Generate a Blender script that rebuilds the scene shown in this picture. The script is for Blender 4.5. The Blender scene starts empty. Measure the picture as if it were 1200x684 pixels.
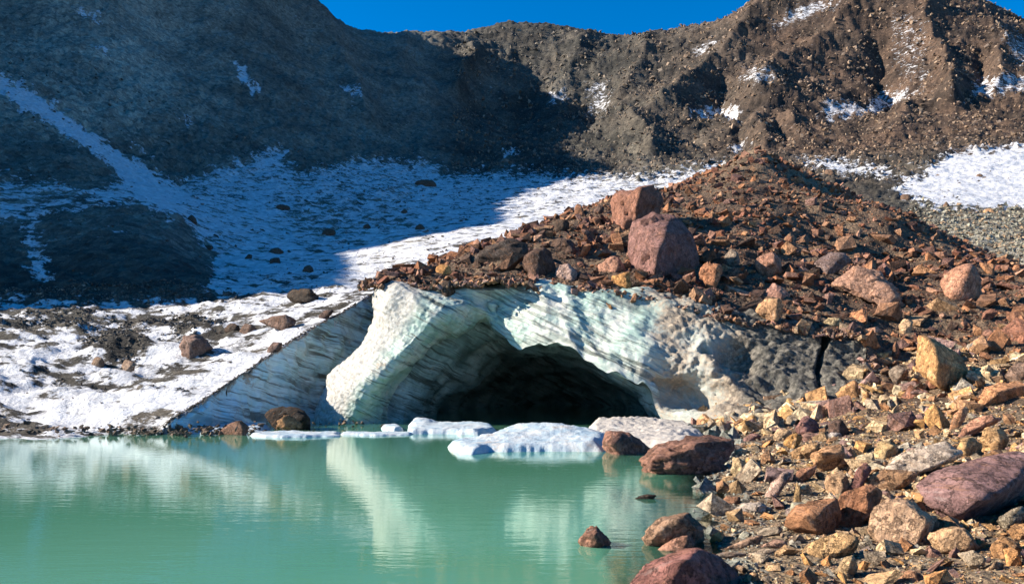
import bpy, bmesh, math, random
import numpy as np
from mathutils import Vector

rng = np.random.default_rng(7)
random.seed(7)
scene = bpy.context.scene
COL = scene.collection

# ------------------------------------------------------------------ camera, sky, sun, exposure
CAM_H, F, CX, HY = 1.7, 870.0, 600.0, 440.0      # eye height over the lake, focal length / centre / horizon of the 1200 px photo
cam_d = bpy.data.cameras.new('camera')
cam_d.sensor_width = 36.0
cam_d.lens = 36.0 * F / 1200.0
cam_d.shift_y = (HY - 342.0) / 1200.0
cam_d.clip_start = 0.1
cam_d.clip_end = 5000.0
cam = bpy.data.objects.new('camera', cam_d)
cam.location = (0, 0, CAM_H)
cam.rotation_euler = (math.radians(90), 0, 0)
COL.objects.link(cam)
scene.camera = cam

SUN_AZ, SUN_EL = math.radians(-88.0), math.radians(28.0)     # azimuth from +Y towards +X
SUN = np.array([math.sin(SUN_AZ) * math.cos(SUN_EL), math.cos(SUN_AZ) * math.cos(SUN_EL), math.sin(SUN_EL)])
world = bpy.data.worlds.new('World')
scene.world = world
world.use_nodes = True
wn = world.node_tree
wn.nodes.clear()
sky = wn.nodes.new('ShaderNodeTexSky')
sky.sky_type = 'NISHITA'
sky.sun_disc = False
sky.sun_elevation = SUN_EL
sky.sun_rotation = SUN_AZ
sky.altitude = 3000.0
sky.air_density = 1.0
sky.dust_density = 0.2
sky.ozone_density = 3.0
hs = wn.nodes.new('ShaderNodeHueSaturation')
hs.inputs['Saturation'].default_value = 1.5
hs.inputs['Value'].default_value = 1.0
bg = wn.nodes.new('ShaderNodeBackground')
bg.inputs['Strength'].default_value = 0.09
wo = wn.nodes.new('ShaderNodeOutputWorld')
wn.links.new(sky.outputs[0], hs.inputs['Color'])
wn.links.new(hs.outputs[0], bg.inputs['Color'])
wn.links.new(bg.outputs[0], wo.inputs['Surface'])

sun_d = bpy.data.lights.new('sun', 'SUN')
sun_d.energy = 5.0
sun_d.angle = math.radians(0.5)
sun_d.color = (1.0, 0.91, 0.77)
sun = bpy.data.objects.new('sun', sun_d)
sun.rotation_euler = Vector(SUN).to_track_quat('Z', 'Y').to_euler()
sun.location = (-50, 20, 60)
COL.objects.link(sun)

scene.view_settings.view_transform = 'Standard'
scene.view_settings.look = 'None'
scene.view_settings.exposure = 1.4
scene.view_settings.gamma = 1.0
scene.view_settings.use_curve_mapping = False
scene.cycles.max_bounces = 6
scene.cycles.transparent_max_bounces = 8

# ------------------------------------------------------------------ numeric helpers
def at(px, py, d):
    return np.array([(px - CX) / F * d, d, CAM_H + (HY - py) / F * d])

_P = {}
def _perm(seed):
    if seed not in _P:
        r = np.random.default_rng(1000 + seed)
        p = r.permutation(256)
        g = r.normal(size=(256, 3)); g /= np.linalg.norm(g, axis=1)[:, None]
        _P[seed] = (np.concatenate([p, p, p]), g)
    return _P[seed]

def pn3(x, y, z, seed=0):
    p, g = _perm(seed)
    xi, yi, zi = np.floor(x).astype(np.int64), np.floor(y).astype(np.int64), np.floor(z).astype(np.int64)
    xf, yf, zf = x - xi, y - yi, z - zi
    u, v, w = (t * t * t * (t * (t * 6 - 15) + 10) for t in (xf, yf, zf))
    xi &= 255; yi &= 255; zi &= 255
    def gr(dx, dy, dz):
        h = p[p[p[(xi + dx) & 255] + ((yi + dy) & 255)] + ((zi + dz) & 255)]
        q = g[h]
        return q[..., 0] * (xf - dx) + q[..., 1] * (yf - dy) + q[..., 2] * (zf - dz)
    def lp(a, b, t): return a + t * (b - a)
    x00 = lp(gr(0, 0, 0), gr(1, 0, 0), u); x10 = lp(gr(0, 1, 0), gr(1, 1, 0), u)
    x01 = lp(gr(0, 0, 1), gr(1, 0, 1), u); x11 = lp(gr(0, 1, 1), gr(1, 1, 1), u)
    return lp(lp(x00, x10, v), lp(x01, x11, v), w) * 1.6

def pn2(x, y, seed=0):
    p, g = _perm(seed)
    xi, yi = np.floor(x).astype(np.int64), np.floor(y).astype(np.int64)
    xf, yf = x - xi, y - yi
    u, v = (t * t * t * (t * (t * 6 - 15) + 10) for t in (xf, yf))
    xi &= 255; yi &= 255
    def gr(dx, dy):
        h = p[p[(xi + dx) & 255] + ((yi + dy) & 255)]
        ang = h * (2 * math.pi / 256)
        return np.cos(ang) * (xf - dx) + np.sin(ang) * (yf - dy)
    a = gr(0, 0); b = gr(1, 0); c = gr(0, 1); d = gr(1, 1)
    a = a + u * (b - a); c = c + u * (d - c)
    return (a + v * (c - a)) * 1.4

def fbm2(x, y, octaves, seed=0, gain=0.5, lac=2.1):
    s = np.zeros_like(x); amp = 1.0
    for k in range(octaves):
        s += amp * pn2(x, y, seed + k); amp *= gain; x = x * lac; y = y * lac
    return s

def fbm3(x, y, z, octaves, seed=0, gain=0.5, lac=2.1):
    s = np.zeros_like(x); amp = 1.0
    for k in range(octaves):
        s += amp * pn3(x, y, z, seed + k); amp *= gain; x = x * lac; y = y * lac; z = z * lac
    return s

def ridged2(x, y, octaves, seed=0, gain=0.5, lac=2.1):
    s = np.zeros_like(x); amp = 1.0
    for k in range(octaves):
        s += amp * (0.5 - np.abs(pn2(x, y, seed + k))); amp *= gain; x = x * lac; y = y * lac
    return s

def sstep(a, b, x):
    t = np.clip((x - a) / (b - a), 0, 1)
    return t * t * (3 - 2 * t)

def poly_sd(px, py, poly):
    """signed distance (positive inside) to a polygon"""
    inside = np.zeros(px.shape, bool); dmin = np.full(px.shape, 1e9)
    n = len(poly)
    for i in range(n):
        x0, y0 = poly[i]; x1, y1 = poly[(i + 1) % n]
        ex, ey = x1 - x0, y1 - y0
        t = np.clip(((px - x0) * ex + (py - y0) * ey) / (ex * ex + ey * ey + 1e-12), 0, 1)
        dmin = np.minimum(dmin, np.hypot(px - x0 - t * ex, py - y0 - t * ey))
        c = ((y0 > py) != (y1 > py)) & (px < ex * (py - y0) / (ey if ey else 1e-12) + x0)
        inside ^= c
    return np.where(inside, dmin, -dmin)

def line_d(px, py, pts):
    d = np.full(px.shape, 1e9)
    for (x0, y0), (x1, y1) in zip(pts[:-1], pts[1:]):
        ex, ey = x1 - x0, y1 - y0
        t = np.clip(((px - x0) * ex + (py - y0) * ey) / (ex * ex + ey * ey + 1e-12), 0, 1)
        d = np.minimum(d, np.hypot(px - x0 - t * ex, py - y0 - t * ey))
    return d

class TPS:
    """smooth height field through points given as (bearing px, elevation py, distance)"""
    KL = 0.5
    def __init__(self, pts, smooth=1e-5):
        p = np.array(pts, float)
        self.c = np.stack([(p[:, 0] - CX) / F, np.log(p[:, 2]) * self.KL], 1)
        e = (HY - p[:, 1]) / F
        n = len(p)
        K = self.k(self.c, self.c) + np.eye(n) * smooth
        P = np.concatenate([np.ones((n, 1)), self.c], 1)
        A = np.zeros((n + 3, n + 3)); A[:n, :n] = K; A[:n, n:] = P; A[n:, :n] = P.T
        self.w = np.linalg.solve(A, np.concatenate([e, np.zeros(3)]))
    @staticmethod
    def k(a, b):
        r2 = ((a[:, None, :] - b[None, :, :]) ** 2).sum(2)
        return 0.5 * r2 * np.log(r2 + 1e-12)
    def e(self, a, ly):
        q = np.stack([a.ravel(), ly.ravel() * self.KL], 1)
        out = np.empty(len(q))
        for i in range(0, len(q), 60000):
            s = q[i:i + 60000]
            out[i:i + 60000] = self.k(s, self.c) @ self.w[:-3] + self.w[-3] + s @ self.w[-2:]
        return out.reshape(a.shape)
    def z(self, X, Y):
        return CAM_H + Y * self.e(X / Y, np.log(Y))

# ------------------------------------------------------------------ mesh helpers
def mesh_np(name, verts, faces, smooth=False, attrs=None):
    """verts (n,3); faces (m,3) or (m,4)"""
    me = bpy.data.meshes.new(name)
    verts = np.asarray(verts, np.float32); faces = np.asarray(faces, np.int32)
    k = faces.shape[1]
    me.vertices.add(len(verts)); me.vertices.foreach_set('co', verts.ravel())
    me.loops.add(faces.size); me.loops.foreach_set('vertex_index', faces.ravel())
    me.polygons.add(len(faces))
    me.polygons.foreach_set('loop_start', np.arange(0, faces.size, k, dtype=np.int32))
    me.polygons.foreach_set('loop_total', np.full(len(faces), k, np.int32))
    me.update(calc_edges=True)
    me.polygons.foreach_set('use_smooth', np.full(len(faces), bool(smooth)))
    for an, av in (attrs or {}).items():
        av = np.asarray(av, np.float32)
        if av.ndim == 1:
            at_ = me.attributes.new(an, 'FLOAT', 'POINT'); at_.data.foreach_set('value', av)
        else:
            at_ = me.attributes.new(an, 'FLOAT_COLOR', 'POINT')
            at_.data.foreach_set('color', np.concatenate([av, np.ones((len(av), 1), np.float32)], 1).ravel())
    me.validate()
    return me

def link(name, me, mat, parent=None):
    o = bpy.data.objects.new(name, me)
    if mat is not None and not me.materials: me.materials.append(mat)
    COL.objects.link(o)
    if parent is not None: o.parent = parent
    return o

def tag(o, label=None, cat=None, group=None, kind=None):
    if label: o['label'] = label
    if cat: o['category'] = cat
    if group: o['group'] = group
    if kind: o['kind'] = kind
    return o

def grid_faces(nr, nc):
    i = np.arange(nr - 1)[:, None] * nc + np.arange(nc - 1)[None, :]
    return np.stack([i, i + 1, i + nc + 1, i + nc], -1).reshape(-1, 4)

def compact(verts, faces, attrs):
    used = np.unique(faces)
    m = np.full(len(verts), -1); m[used] = np.arange(len(used))
    return verts[used], m[faces], {k: v[used] for k, v in attrs.items()}

# ------------------------------------------------------------------ material helper
class N:
    def __init__(self, name):
        self.m = bpy.data.materials.new(name); self.m.use_nodes = True
        self.t = self.m.node_tree; self.t.nodes.clear()
        self.out = self.t.nodes.new('ShaderNodeOutputMaterial')
    def n(self, typ, inp=None, **kw):
        d = self.t.nodes.new('ShaderNode' + typ)
        for k, v in kw.items(): setattr(d, k, v)
        for k, v in (inp or {}).items():
            s = d.inputs[k]
            if hasattr(v, 'is_output'): self.t.links.new(v, s)
            else: s.default_value = v
        return d
    def attr(self, name): return self.n('Attribute', attribute_name=name).outputs
    def pos(self, scale=(1, 1, 1), rot=(0, 0, 0), obj=False):
        src = self.n('TexCoord').outputs['Object'] if obj else self.n('NewGeometry').outputs['Position']
        return self.n('Mapping', {'Vector': src, 'Scale': scale, 'Rotation': rot}).outputs[0]
    def noise(self, vec, scale, detail=6, rough=0.6, dist=0.0):
        return self.n('TexNoise', {'Vector': vec, 'Scale': scale, 'Detail': detail, 'Roughness': rough, 'Distortion': dist}).outputs[0]
    def vor(self, vec, scale, feature='F1', out='Distance'):
        return self.n('TexVoronoi', {'Vector': vec, 'Scale': scale}, feature=feature).outputs[out]
    def math(self, op, a, b=0.0, c=0.0, clamp=False):
        d = self.n('Math', operation=op, use_clamp=clamp)
        for i, v in enumerate((a, b, c)):
            if hasattr(v, 'is_output'): self.t.links.new(v, d.inputs[i])
            else: d.inputs[i].default_value = v
        return d.outputs[0]
    def ramp(self, f, a, b, lo=0.0, hi=1.0):
        d = self.n('MapRange', {0: f, 1: a, 2: b, 3: lo, 4: hi}, interpolation_type='SMOOTHSTEP')
        return d.outputs[0]
    def mix(self, f, a, b, mode='MIX'):
        d = self.n('Mix', data_type='RGBA', blend_type=mode)
        for s, v in ((d.inputs[0], f), (d.inputs[6], a), (d.inputs[7], b)):
            if hasattr(v, 'is_output'): self.t.links.new(v, s)
            else: s.default_value = v if not isinstance(v, tuple) else (*v, 1.0)[:4]
        return d.outputs[2]
    def bump(self, h, strength, dist, normal=None):
        i = {'Height': h, 'Strength': strength, 'Distance': dist}
        if normal is not None: i['Normal'] = normal
        return self.n('Bump', i).outputs[0]
    def bsdf(self, color, rough=0.9, normal=None, spec=0.2, **kw):
        i = {'Base Color': color if hasattr(color, 'is_output') else (*color, 1.0), 'Roughness': rough, 'Specular IOR Level': spec}
        if normal is not None: i['Normal'] = normal
        i.update(kw)
        return self.n('BsdfPrincipled', i).outputs[0]
    def done(self, sh):
        self.t.links.new(sh, self.out.inputs['Surface']); return self.m

# ------------------------------------------------------------------ materials
def make_terrain_mat():
    m = N('mountain_ground')
    p = m.pos()
    warm = m.attr('warm')['Fac']; sn = m.attr('snow')['Fac']
    n1 = m.noise(p, 0.05, 10, 0.62); n2 = m.noise(p, 1.3, 8, 0.7); v1 = m.vor(p, 0.9, out='Color')
    cool = m.mix(m.ramp(n1, 0.35, 0.65), (0.030, 0.030, 0.027), (0.074, 0.069, 0.058))
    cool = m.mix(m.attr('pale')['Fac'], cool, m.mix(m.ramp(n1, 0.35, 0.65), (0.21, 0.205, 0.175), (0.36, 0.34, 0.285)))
    wrm = m.mix(m.ramp(n1, 0.35, 0.65), (0.036, 0.027, 0.022), (0.098, 0.066, 0.048))
    rock = m.mix(warm, cool, wrm)
    rock = m.mix(0.55, rock, m.mix(m.ramp(n2, 0.3, 0.7), (0.35, 0.33, 0.31), (1.5, 1.45, 1.4)), 'MULTIPLY')
    hv = m.n('SeparateColor', {0: v1}).outputs[0]
    rock = m.mix(0.65, rock, m.mix(hv, (0.40, 0.40, 0.42), (1.65, 1.58, 1.5)), 'MULTIPLY')
    nz = m.noise(p, 0.35, 12, 0.72)
    x, y, z = m.n('SeparateXYZ', {0: p}).outputs
    st = m.n('CombineXYZ', {0: m.math('MULTIPLY', x, 0.35), 1: m.math('MULTIPLY', m.math('ADD', y, m.math('MULTIPLY', x, 0.55)), 1.1), 2: m.math('MULTIPLY', z, 1.6)}).outputs[0]
    nz2 = m.noise(st, 0.9, 9, 0.72)
    nn = m.math('ADD', m.math('MULTIPLY', nz, 0.5), m.math('MULTIPLY', nz2, 0.5))
    f = m.math('ADD', sn, m.math('MULTIPLY', m.math('SUBTRACT', nn, 0.5), 3.9))
    f = m.ramp(f, 0.42, 0.60)
    snow = m.mix(m.ramp(n2, 0.35, 0.7), (0.43, 0.43, 0.45), (0.72, 0.72, 0.74))
    col = m.mix(f, rock, snow)
    v2 = m.n('TexVoronoi', {'Vector': p, 'Scale': 7.0})
    col = m.mix(m.math('MULTIPLY', m.math('SUBTRACT', 1.0, f), 0.5), col, m.mix(m.n('SeparateColor', {0: v2.outputs['Color']}).outputs[0], (0.4, 0.4, 0.4), (1.6, 1.55, 1.5)), 'MULTIPLY')
    b = m.bump(v2.outputs['Distance'], 0.7, 0.05)
    b = m.bump(m.math('ADD', m.math('ADD', n2, m.math('MULTIPLY', nz2, 1.2)), m.math('MULTIPLY', nz, 0.6)), 0.65, 0.5, b)
    return m.done(m.bsdf(col, 0.9, b, 0.15))

def make_hill_mat():
    m = N('moraine_gravel')
    p = m.pos()
    br = m.attr('warm')['Fac']
    v = m.n('TexVoronoi', {'Vector': p, 'Scale': 7.0}); v2 = m.n('TexVoronoi', {'Vector': p, 'Scale': 21.0})
    n1 = m.noise(p, 0.5, 8, 0.65)
    c1 = m.mix(m.ramp(n1, 0.35, 0.65), (0.058, 0.040, 0.031), (0.120, 0.083, 0.060))
    c2 = m.mix(m.ramp(n1, 0.35, 0.65), (0.16, 0.12, 0.08), (0.25, 0.20, 0.14))
    c = m.mix(br, c1, c2)
    s = m.n('SeparateColor', {0: v.outputs['Color']}).outputs; s2 = m.n('SeparateColor', {0: v2.outputs['Color']}).outputs
    c = m.mix(0.7, c, m.mix(s[0], (0.5, 0.5, 0.52), (1.6, 1.45, 1.25)), 'MULTIPLY')
    c = m.mix(0.6, c, m.mix(s2[1], (0.5, 0.5, 0.5), (1.5, 1.45, 1.4)), 'MULTIPLY')
    h = m.math('ADD', m.math('MULTIPLY', v.outputs['Distance'], -0.7), m.math('MULTIPLY', v2.outputs['Distance'], -0.35))
    h = m.math('ADD', h, m.math('MULTIPLY', m.noise(p, 25, 5, 0.7), 0.35))
    return m.done(m.bsdf(c, 0.9, m.bump(h, 1.0, 0.11), 0.15))

def make_rock_mat(name, use_attr, wet=False):
    m = N(name)
    base = m.attr('tint')['Color'] if use_attr else m.n('ObjectInfo').outputs['Color']
    rnd = m.n('ObjectInfo').outputs['Random']
    p = m.pos()
    n1 = m.noise(p, 2.4, 9, 0.72); n2 = m.noise(p, 13.0, 8, 0.75); n3 = m.noise(p, 55.0, 4, 0.7)
    tilt = m.n('CombineXYZ', {0: 0.9, 1: m.math('MULTIPLY', rnd, 2.5), 2: m.math('MULTIPLY', rnd, 6.0)}).outputs[0]
    rv = m.n('VectorRotate', {'Vector': p, 'Rotation': tilt}, rotation_type='EULER_XYZ').outputs[0]
    lay = m.noise(m.n('Mapping', {'Vector': rv, 'Scale': (1.2, 1.2, 8.0)}).outputs[0], 2.2, 7, 0.7)
    c = m.mix(0.8, base, m.mix(m.ramp(n1, 0.32, 0.68), (0.55, 0.53, 0.53), (1.32, 1.32, 1.30)), 'MULTIPLY')
    c = m.mix(0.75, c, m.mix(m.ramp(n2, 0.34, 0.66), (0.40, 0.38, 0.38), (1.5, 1.48, 1.46)), 'MULTIPLY')
    c = m.mix(m.ramp(lay, 0.52, 0.66, 0, 0.6), c, m.mix(0.6, base, (0.36, 0.17, 0.08)))
    c = m.mix(m.ramp(lay, 0.44, 0.34, 0, 0.25), c, m.mix(0.7, base, (0.50, 0.47, 0.42)))
    c = m.mix(m.ramp(n3, 0.58, 0.70, 0, 0.5), c, (0.04, 0.035, 0.03))
    crack = m.vor(m.n('VectorMath', {0: rv, 1: m.n('CombineXYZ', {0: n1, 1: n2, 2: n1}).outputs[0]}, operation='ADD').outputs[0], 3.2, 'DISTANCE_TO_EDGE')
    ck = m.ramp(crack, 0.0, 0.045)
    c = m.mix(m.math('MULTIPLY', m.math('SUBTRACT', 1.0, ck), 0.65), c, (0.035, 0.028, 0.024))
    h = m.math('ADD', m.math('MULTIPLY', n2, 1.0), m.math('ADD', m.math('MULTIPLY', lay, 0.8), m.math('MULTIPLY', ck, 0.35)))
    h = m.math('ADD', h, m.math('MULTIPLY', n3, 0.25))
    b = m.bump(m.noise(rv, 4.5, 6, 0.6, 0.6), 0.7, 0.16)
    b = m.bump(h, 1.0, 0.05, b)
    return m.done(m.bsdf(c, 0.88, b, 0.15))

def make_ice_mat(name, tint=(0.27, 0.38, 0.33), dip=0.52, white=(0.52, 0.51, 0.45), streak=1.0, wob=0.4, dipy=0.0):
    m = N(name)
    dirt = m.attr('dirt')['Fac']; green = m.attr('green')['Fac']
    p = m.pos()
    x, y, z = m.n('SeparateXYZ', {0: p}).outputs
    w = m.noise(p, 0.7, 3, 0.5)
    # tilted layers frozen into the ice: thin dark lines dipping to the right
    wz = m.math('ADD', m.math('ADD', z, m.math('ADD', m.math('MULTIPLY', x, dip), m.math('MULTIPLY', y, dipy))), m.math('MULTIPLY', w, wob))
    lv = m.n('CombineXYZ', {0: m.math('MULTIPLY', x, 0.22), 1: m.math('MULTIPLY', y, 0.16), 2: m.math('MULTIPLY', wz, 3.0)}).outputs[0]
    l1 = m.noise(lv, 1.1, 8, 0.70); l2 = m.noise(lv, 3.6, 6, 0.65)
    n1 = m.noise(p, 0.8, 9, 0.68); n2 = m.noise(p, 7.0, 8, 0.74); n0 = m.noise(p, 0.45, 3, 0.5)
    ice = m.mix(m.ramp(n1, 0.38, 0.64), (*tint,), white)
    ice = m.mix(green, m.mix(m.ramp(n2, 0.36, 0.60), (0.23, 0.21, 0.18), (0.42, 0.405, 0.37)), ice)
    line = m.math('MULTIPLY', m.ramp(l1, 0.49, 0.58), m.ramp(n0, 0.36, 0.60, 0.25, 1.0))
    line = m.math('MAXIMUM', line, m.math('MULTIPLY', m.ramp(l2, 0.52, 0.62), m.ramp(n0, 0.62, 0.40, 0.35, 0.9)))
    line = m.math('MULTIPLY', m.math('MULTIPLY', line, green), 0.92 * streak)
    ice = m.mix(line, ice, m.mix(n2, (0.020, 0.030, 0.026), (0.10, 0.105, 0.085)))
    dn = m.math('ADD', dirt, m.math('MULTIPLY', m.math('SUBTRACT', m.math('ADD', m.math('MULTIPLY', n1, 0.5), m.math('MULTIPLY', n2, 0.5)), 0.5), 2.8))
    dcol = m.mix(m.ramp(n2, 0.35, 0.65), (0.075, 0.052, 0.036), (0.38, 0.30, 0.22))
    mud = m.mix(m.ramp(n2, 0.38, 0.66), (0.022, 0.019, 0.016), (0.150, 0.130, 0.105))
    dcol = m.mix(m.ramp(dirt, 0.66, 0.88), dcol, mud)
    col = m.mix(m.ramp(dn, 0.36, 0.72, 0, 0.94), ice, dcol)
    h = m.math('ADD', m.math('MULTIPLY', n2, 0.7), m.math('ADD', m.math('MULTIPLY', l2, 0.5), m.math('MULTIPLY', n1, 0.5)))
    b = m.bump(h, 0.7, 0.10)
    rg = m.ramp(dirt, 0.2, 0.7, 0.40, 0.9)
    return m.done(m.bsdf(col, rg, b, 0.3))

def make_floe_mat():
    m = N('floating_ice')
    p = m.pos()
    dirt = m.attr('dirt')['Fac']
    n1 = m.noise(p, 2.5, 9, 0.74); n2 = m.noise(p, 18, 8, 0.75)
    ice = m.mix(m.ramp(n1, 0.35, 0.65), (0.28, 0.38, 0.45), (0.50, 0.51, 0.51))
    dn = m.math('ADD', dirt, m.math('MULTIPLY', m.math('SUBTRACT', n1, 0.5), 1.8))
    col = m.mix(m.ramp(dn, 0.3, 0.62, 0, 0.85), ice, m.mix(n2, (0.24, 0.19, 0.15), (0.62, 0.54, 0.46)))
    h = m.math('ADD', m.math('MULTIPLY', n1, 0.8), m.math('MULTIPLY', n2, 0.4))
    return m.done(m.bsdf(col, 0.6, m.bump(h, 1.0, 0.07), 0.3))

def make_water_mat():
    m = N('glacial_water')
    p = m.pos()
    r1 = m.noise(m.pos((0.55, 2.2, 1)), 2.6, 4, 0.55); r2 = m.noise(m.pos((0.5, 1.4, 1)), 11.0, 3, 0.5)
    big = m.noise(p, 0.16, 3, 0.5)
    h = m.math('ADD', m.math('MULTIPLY', r1, 1.0), m.math('MULTIPLY', r2, 0.22))
    b = m.bump(h, 0.07, 0.04)
    col = m.mix(m.ramp(big, 0.35, 0.65), (0.074, 0.228, 0.140), (0.092, 0.248, 0.166))
    deep = m.n('BsdfDiffuse', {'Color': col}).outputs[0]
    clear = m.n('BsdfTransparent', {'Color': (0.62, 0.82, 0.70, 1)}).outputs[0]
    dep = m.attr('depth')['Fac']
    body = m.n('MixShader', {0: m.ramp(dep, 0.0, 0.55), 1: clear, 2: deep}).outputs[0]
    gl = m.n('BsdfGlossy', {'Color': (0.9, 1.0, 0.97, 1), 'Roughness': 0.03, 'Normal': b}).outputs[0]
    fr = m.n('Fresnel', {'IOR': 1.45, 'Normal': b}).outputs[0]
    return m.done(m.n('MixShader', {0: m.math('MULTIPLY', fr, 1.2, clamp=True), 1: body, 2: gl}).outputs[0])

M_TERR = make_terrain_mat()
M_HILL = make_hill_mat()
M_ROCK = make_rock_mat('boulder_rock', False)
M_RUB = make_rock_mat('rubble_rock', True)
M_ICE = make_ice_mat('glacier_ice')
M_CAVERN = make_ice_mat('shade_tinted_ice', (0.17, 0.25, 0.25), 0.52, (0.46, 0.55, 0.55))  # same ice tinted darker: shade of the hollow painted into its colour
M_WALL = make_ice_mat('blue_glacier_ice', (0.36, 0.60, 0.68), 0.0, (0.56, 0.72, 0.76), 1.0, 0.22, 0.20)
M_FLOE = make_floe_mat()
M_WATER = make_water_mat()

# ------------------------------------------------------------------ far terrain: snow slope, snowfield, mountains
WALL_TOP = [(196, 497, 21.6), (225, 478, 22.6), (260, 455, 24.2), (300, 428, 26.8), (350, 395, 30.5), (400, 367, 34.0), (446, 343, 37.5)]
FAR = [
    # lake floor and left shore
    (-400, 560, 16), (0, 540, 17), (150, 540, 17), (-200, 513, 20.5), (0, 511, 20.8), (100, 511, 20.8), (190, 508, 21.3),
    # lower sunlit slope
    (0, 490, 23.5), (100, 490, 23.5), (-200, 480, 24), (0, 440, 30), (100, 440, 30), (200, 445, 27.5), (-200, 430, 31),
    (0, 390, 39), (110, 395, 38), (200, 400, 36), (280, 395, 34), (0, 352, 52), (100, 352, 51), (200, 352, 50), (300, 348, 49), (360, 345, 47), (410, 338, 50),
    (-250, 380, 40), (-250, 330, 55), (-500, 380, 36), (-500, 280, 58),
    # shaded lower left bank
    (0, 300, 66), (60, 300, 66), (130, 290, 66), (200, 300, 66), (235, 315, 66), (130, 255, 76), (60, 250, 80), (0, 240, 84), (210, 262, 82), (240, 300, 78),
    (320, 320, 66), (400, 318, 68),
    # shaded snowfield
    (300, 280, 90), (400, 270, 100), (300, 230, 135), (400, 225, 140), (220, 225, 130), (500, 300, 68), (560, 280, 76), (500, 250, 115), (600, 240, 120),
    (500, 210, 195), (600, 212, 180), (700, 205, 180), (780, 205, 175), (850, 190, 200), (430, 205, 190), (650, 260, 90),
    # under and behind the moraine
    (500, 345, 44), (600, 350, 46), (700, 340, 48), (850, 340, 55), (1000, 340, 55), (800, 250, 95), (900, 230, 110), (1200, 345, 52), (1400, 350, 52),
    # right snowfield
    (1000, 222, 120), (1060, 225, 112), (1120, 240, 98), (1200, 245, 98), (1080, 262, 82), (1150, 285, 72), (1200, 300, 66), (1100, 200, 150), (1200, 190, 165), (1000, 200, 160),
    (1200, 172, 190), (1100, 180, 185), (1000, 185, 190), (930, 190, 190), (1400, 230, 100), (1400, 170, 190),
    # left mountain
    (0, 160, 125), (60, 200, 108), (100, 170, 135), (0, 95, 155), (130, 170, 150), (210, 215, 140), (200, 130, 195), (100, 50, 215), (0, 0, 235), (200, 40, 275), (300, 100, 255),
    (300, 170, 195), (400, 190, 215), (400, 110, 300), (350, 50, 340), (450, 120, 320), (500, 190, 235), (500, 110, 350), (0, -120, 275), (150, -80, 320), (280, -60, 370),
    (360, 0, 400), (410, 40, 440), (480, 43, 480), (540, 47, 500), (-200, 60, 150), (-200, -60, 205), (-200, 200, 95), (-450, 100, 98), (-450, -80, 150),
    (-900, 200, 70), (-1000, 330, 52), (-900, 430, 35), (-1500, 330, 60),
    # behind it
    (-1100, -50, 140), (-900, -100, 240), (-500, -100, 400), (-100, -60, 640), (300, 60, 680), (480, 120, 700), (20, -150, 420),
    # middle ridge
    (560, 190, 265), (640, 188, 262), (700, 190, 255), (800, 188, 250), (860, 185, 245), (560, 130, 390), (620, 110, 430), (700, 140, 360), (780, 130, 345), (860, 140, 320), (700, 90, 450), (800, 80, 430),
    (500, 80, 420), (540, 75, 440), (590, 30, 600), (620, 30, 600), (680, 37, 590), (720, 45, 580), (760, 44, 560), (600, 70, 500),
    (600, 120, 760), (720, 130, 760), (830, 130, 760),
    # right peak
    (800, 35, 540), (860, 20, 520), (880, 5, 500), (920, -5, 480), (1000, -18, 470), (1080, -12, 450), (1135, 4, 450), (1165, 17, 445), (1200, 33, 440), (1300, 75, 430), (1400, 60, 430),
    (900, 60, 420), (960, 40, 430), (900, 110, 330), (960, 130, 310), (1020, 140, 300), (1020, 70, 385), (1090, 60, 380), (1110, 110, 300), (1160, 130, 275), (1160, 70, 350), (1200, 110, 290),
    (950, 170, 240), (1050, 160, 245), (1130, 150, 240), (1200, 145, 240), (870, 160, 275), (1400, 110, 280),
    (900, 120, 760), (1050, 100, 760), (1250, 120, 760), (1500, 120, 700),
] + WALL_TOP
T_FAR = TPS(FAR)

# rock ribs and gullies on the faces: (polyline of (px, distance), height m, half width as bearing px)
RIBS = [
    ([(1085, 425), (1096, 385), (1110, 325), (1122, 285)], 11, 30),
    ([(1000, 440), (950, 400), (905, 370), (885, 330)], 12, 55),
    ([(1165, 410), (1175, 350), (1170, 300)], 6, 30),
    ([(890, 470), (850, 425), (810, 380), (770, 345)], 12, 50),
    ([(560, 480), (545, 420), (535, 390)], 13, 26),
    ([(690, 540), (660, 440), (640, 380)], 7, 46),
    ([(760, 520), (740, 440), (735, 380)], 8, 40),
    ([(888, 290), (892, 265), (897, 240)], 4.5, 26),
    ([(935, 290), (935, 265), (940, 245)], 3.5, 24),
    ([(740, 330), (760, 290), (770, 258)], 9, 44),
    ([(1060, 300), (1060, 270), (1050, 235)], 6, 50),
    ([(480, 470), (470, 400)], 7, 36),
    ([(380, 400), (410, 330), (430, 280)], 8, 46),
]
HOLES = [([(1030, 400), (1040, 340), (1045, 310)], 15, 46), ([(1150, 370), (1150, 310)], 8, 26), ([(850, 385), (840, 340)], 9, 46), ([(620, 430), (600, 360)], 10, 56), ([(700, 400), (690, 340)], 7, 42),
         ([(915, 290), (915, 250)], 4, 18), ([(865, 290), (868, 255)], 4, 20)]

def far_height(X, Y):
    a = X / Y; ly = np.log(Y)
    e = T_FAR.e(a, ly)
    Z = CAM_H + Y * e
    px = a * F + CX
    lx = ly * 600
    for sgn, items in ((1, RIBS), (-1, HOLES)):
        for pts, h, w in items:
            wob = 10 * fbm2(X * 0.03, Y * 0.03, 3, 31)
            d = line_d(px + wob, lx, [(q[0], math.log(q[1]) * 600) for q in pts]) / w
            Z += 0.72 * sgn * h * np.clip(1 - d, 0, 1) ** 1.5 * (0.6 + 0.4 * np.clip(1 - d * 1.7, 0, 1))
    return np.maximum(Z, crest_height(X, Y))

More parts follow.
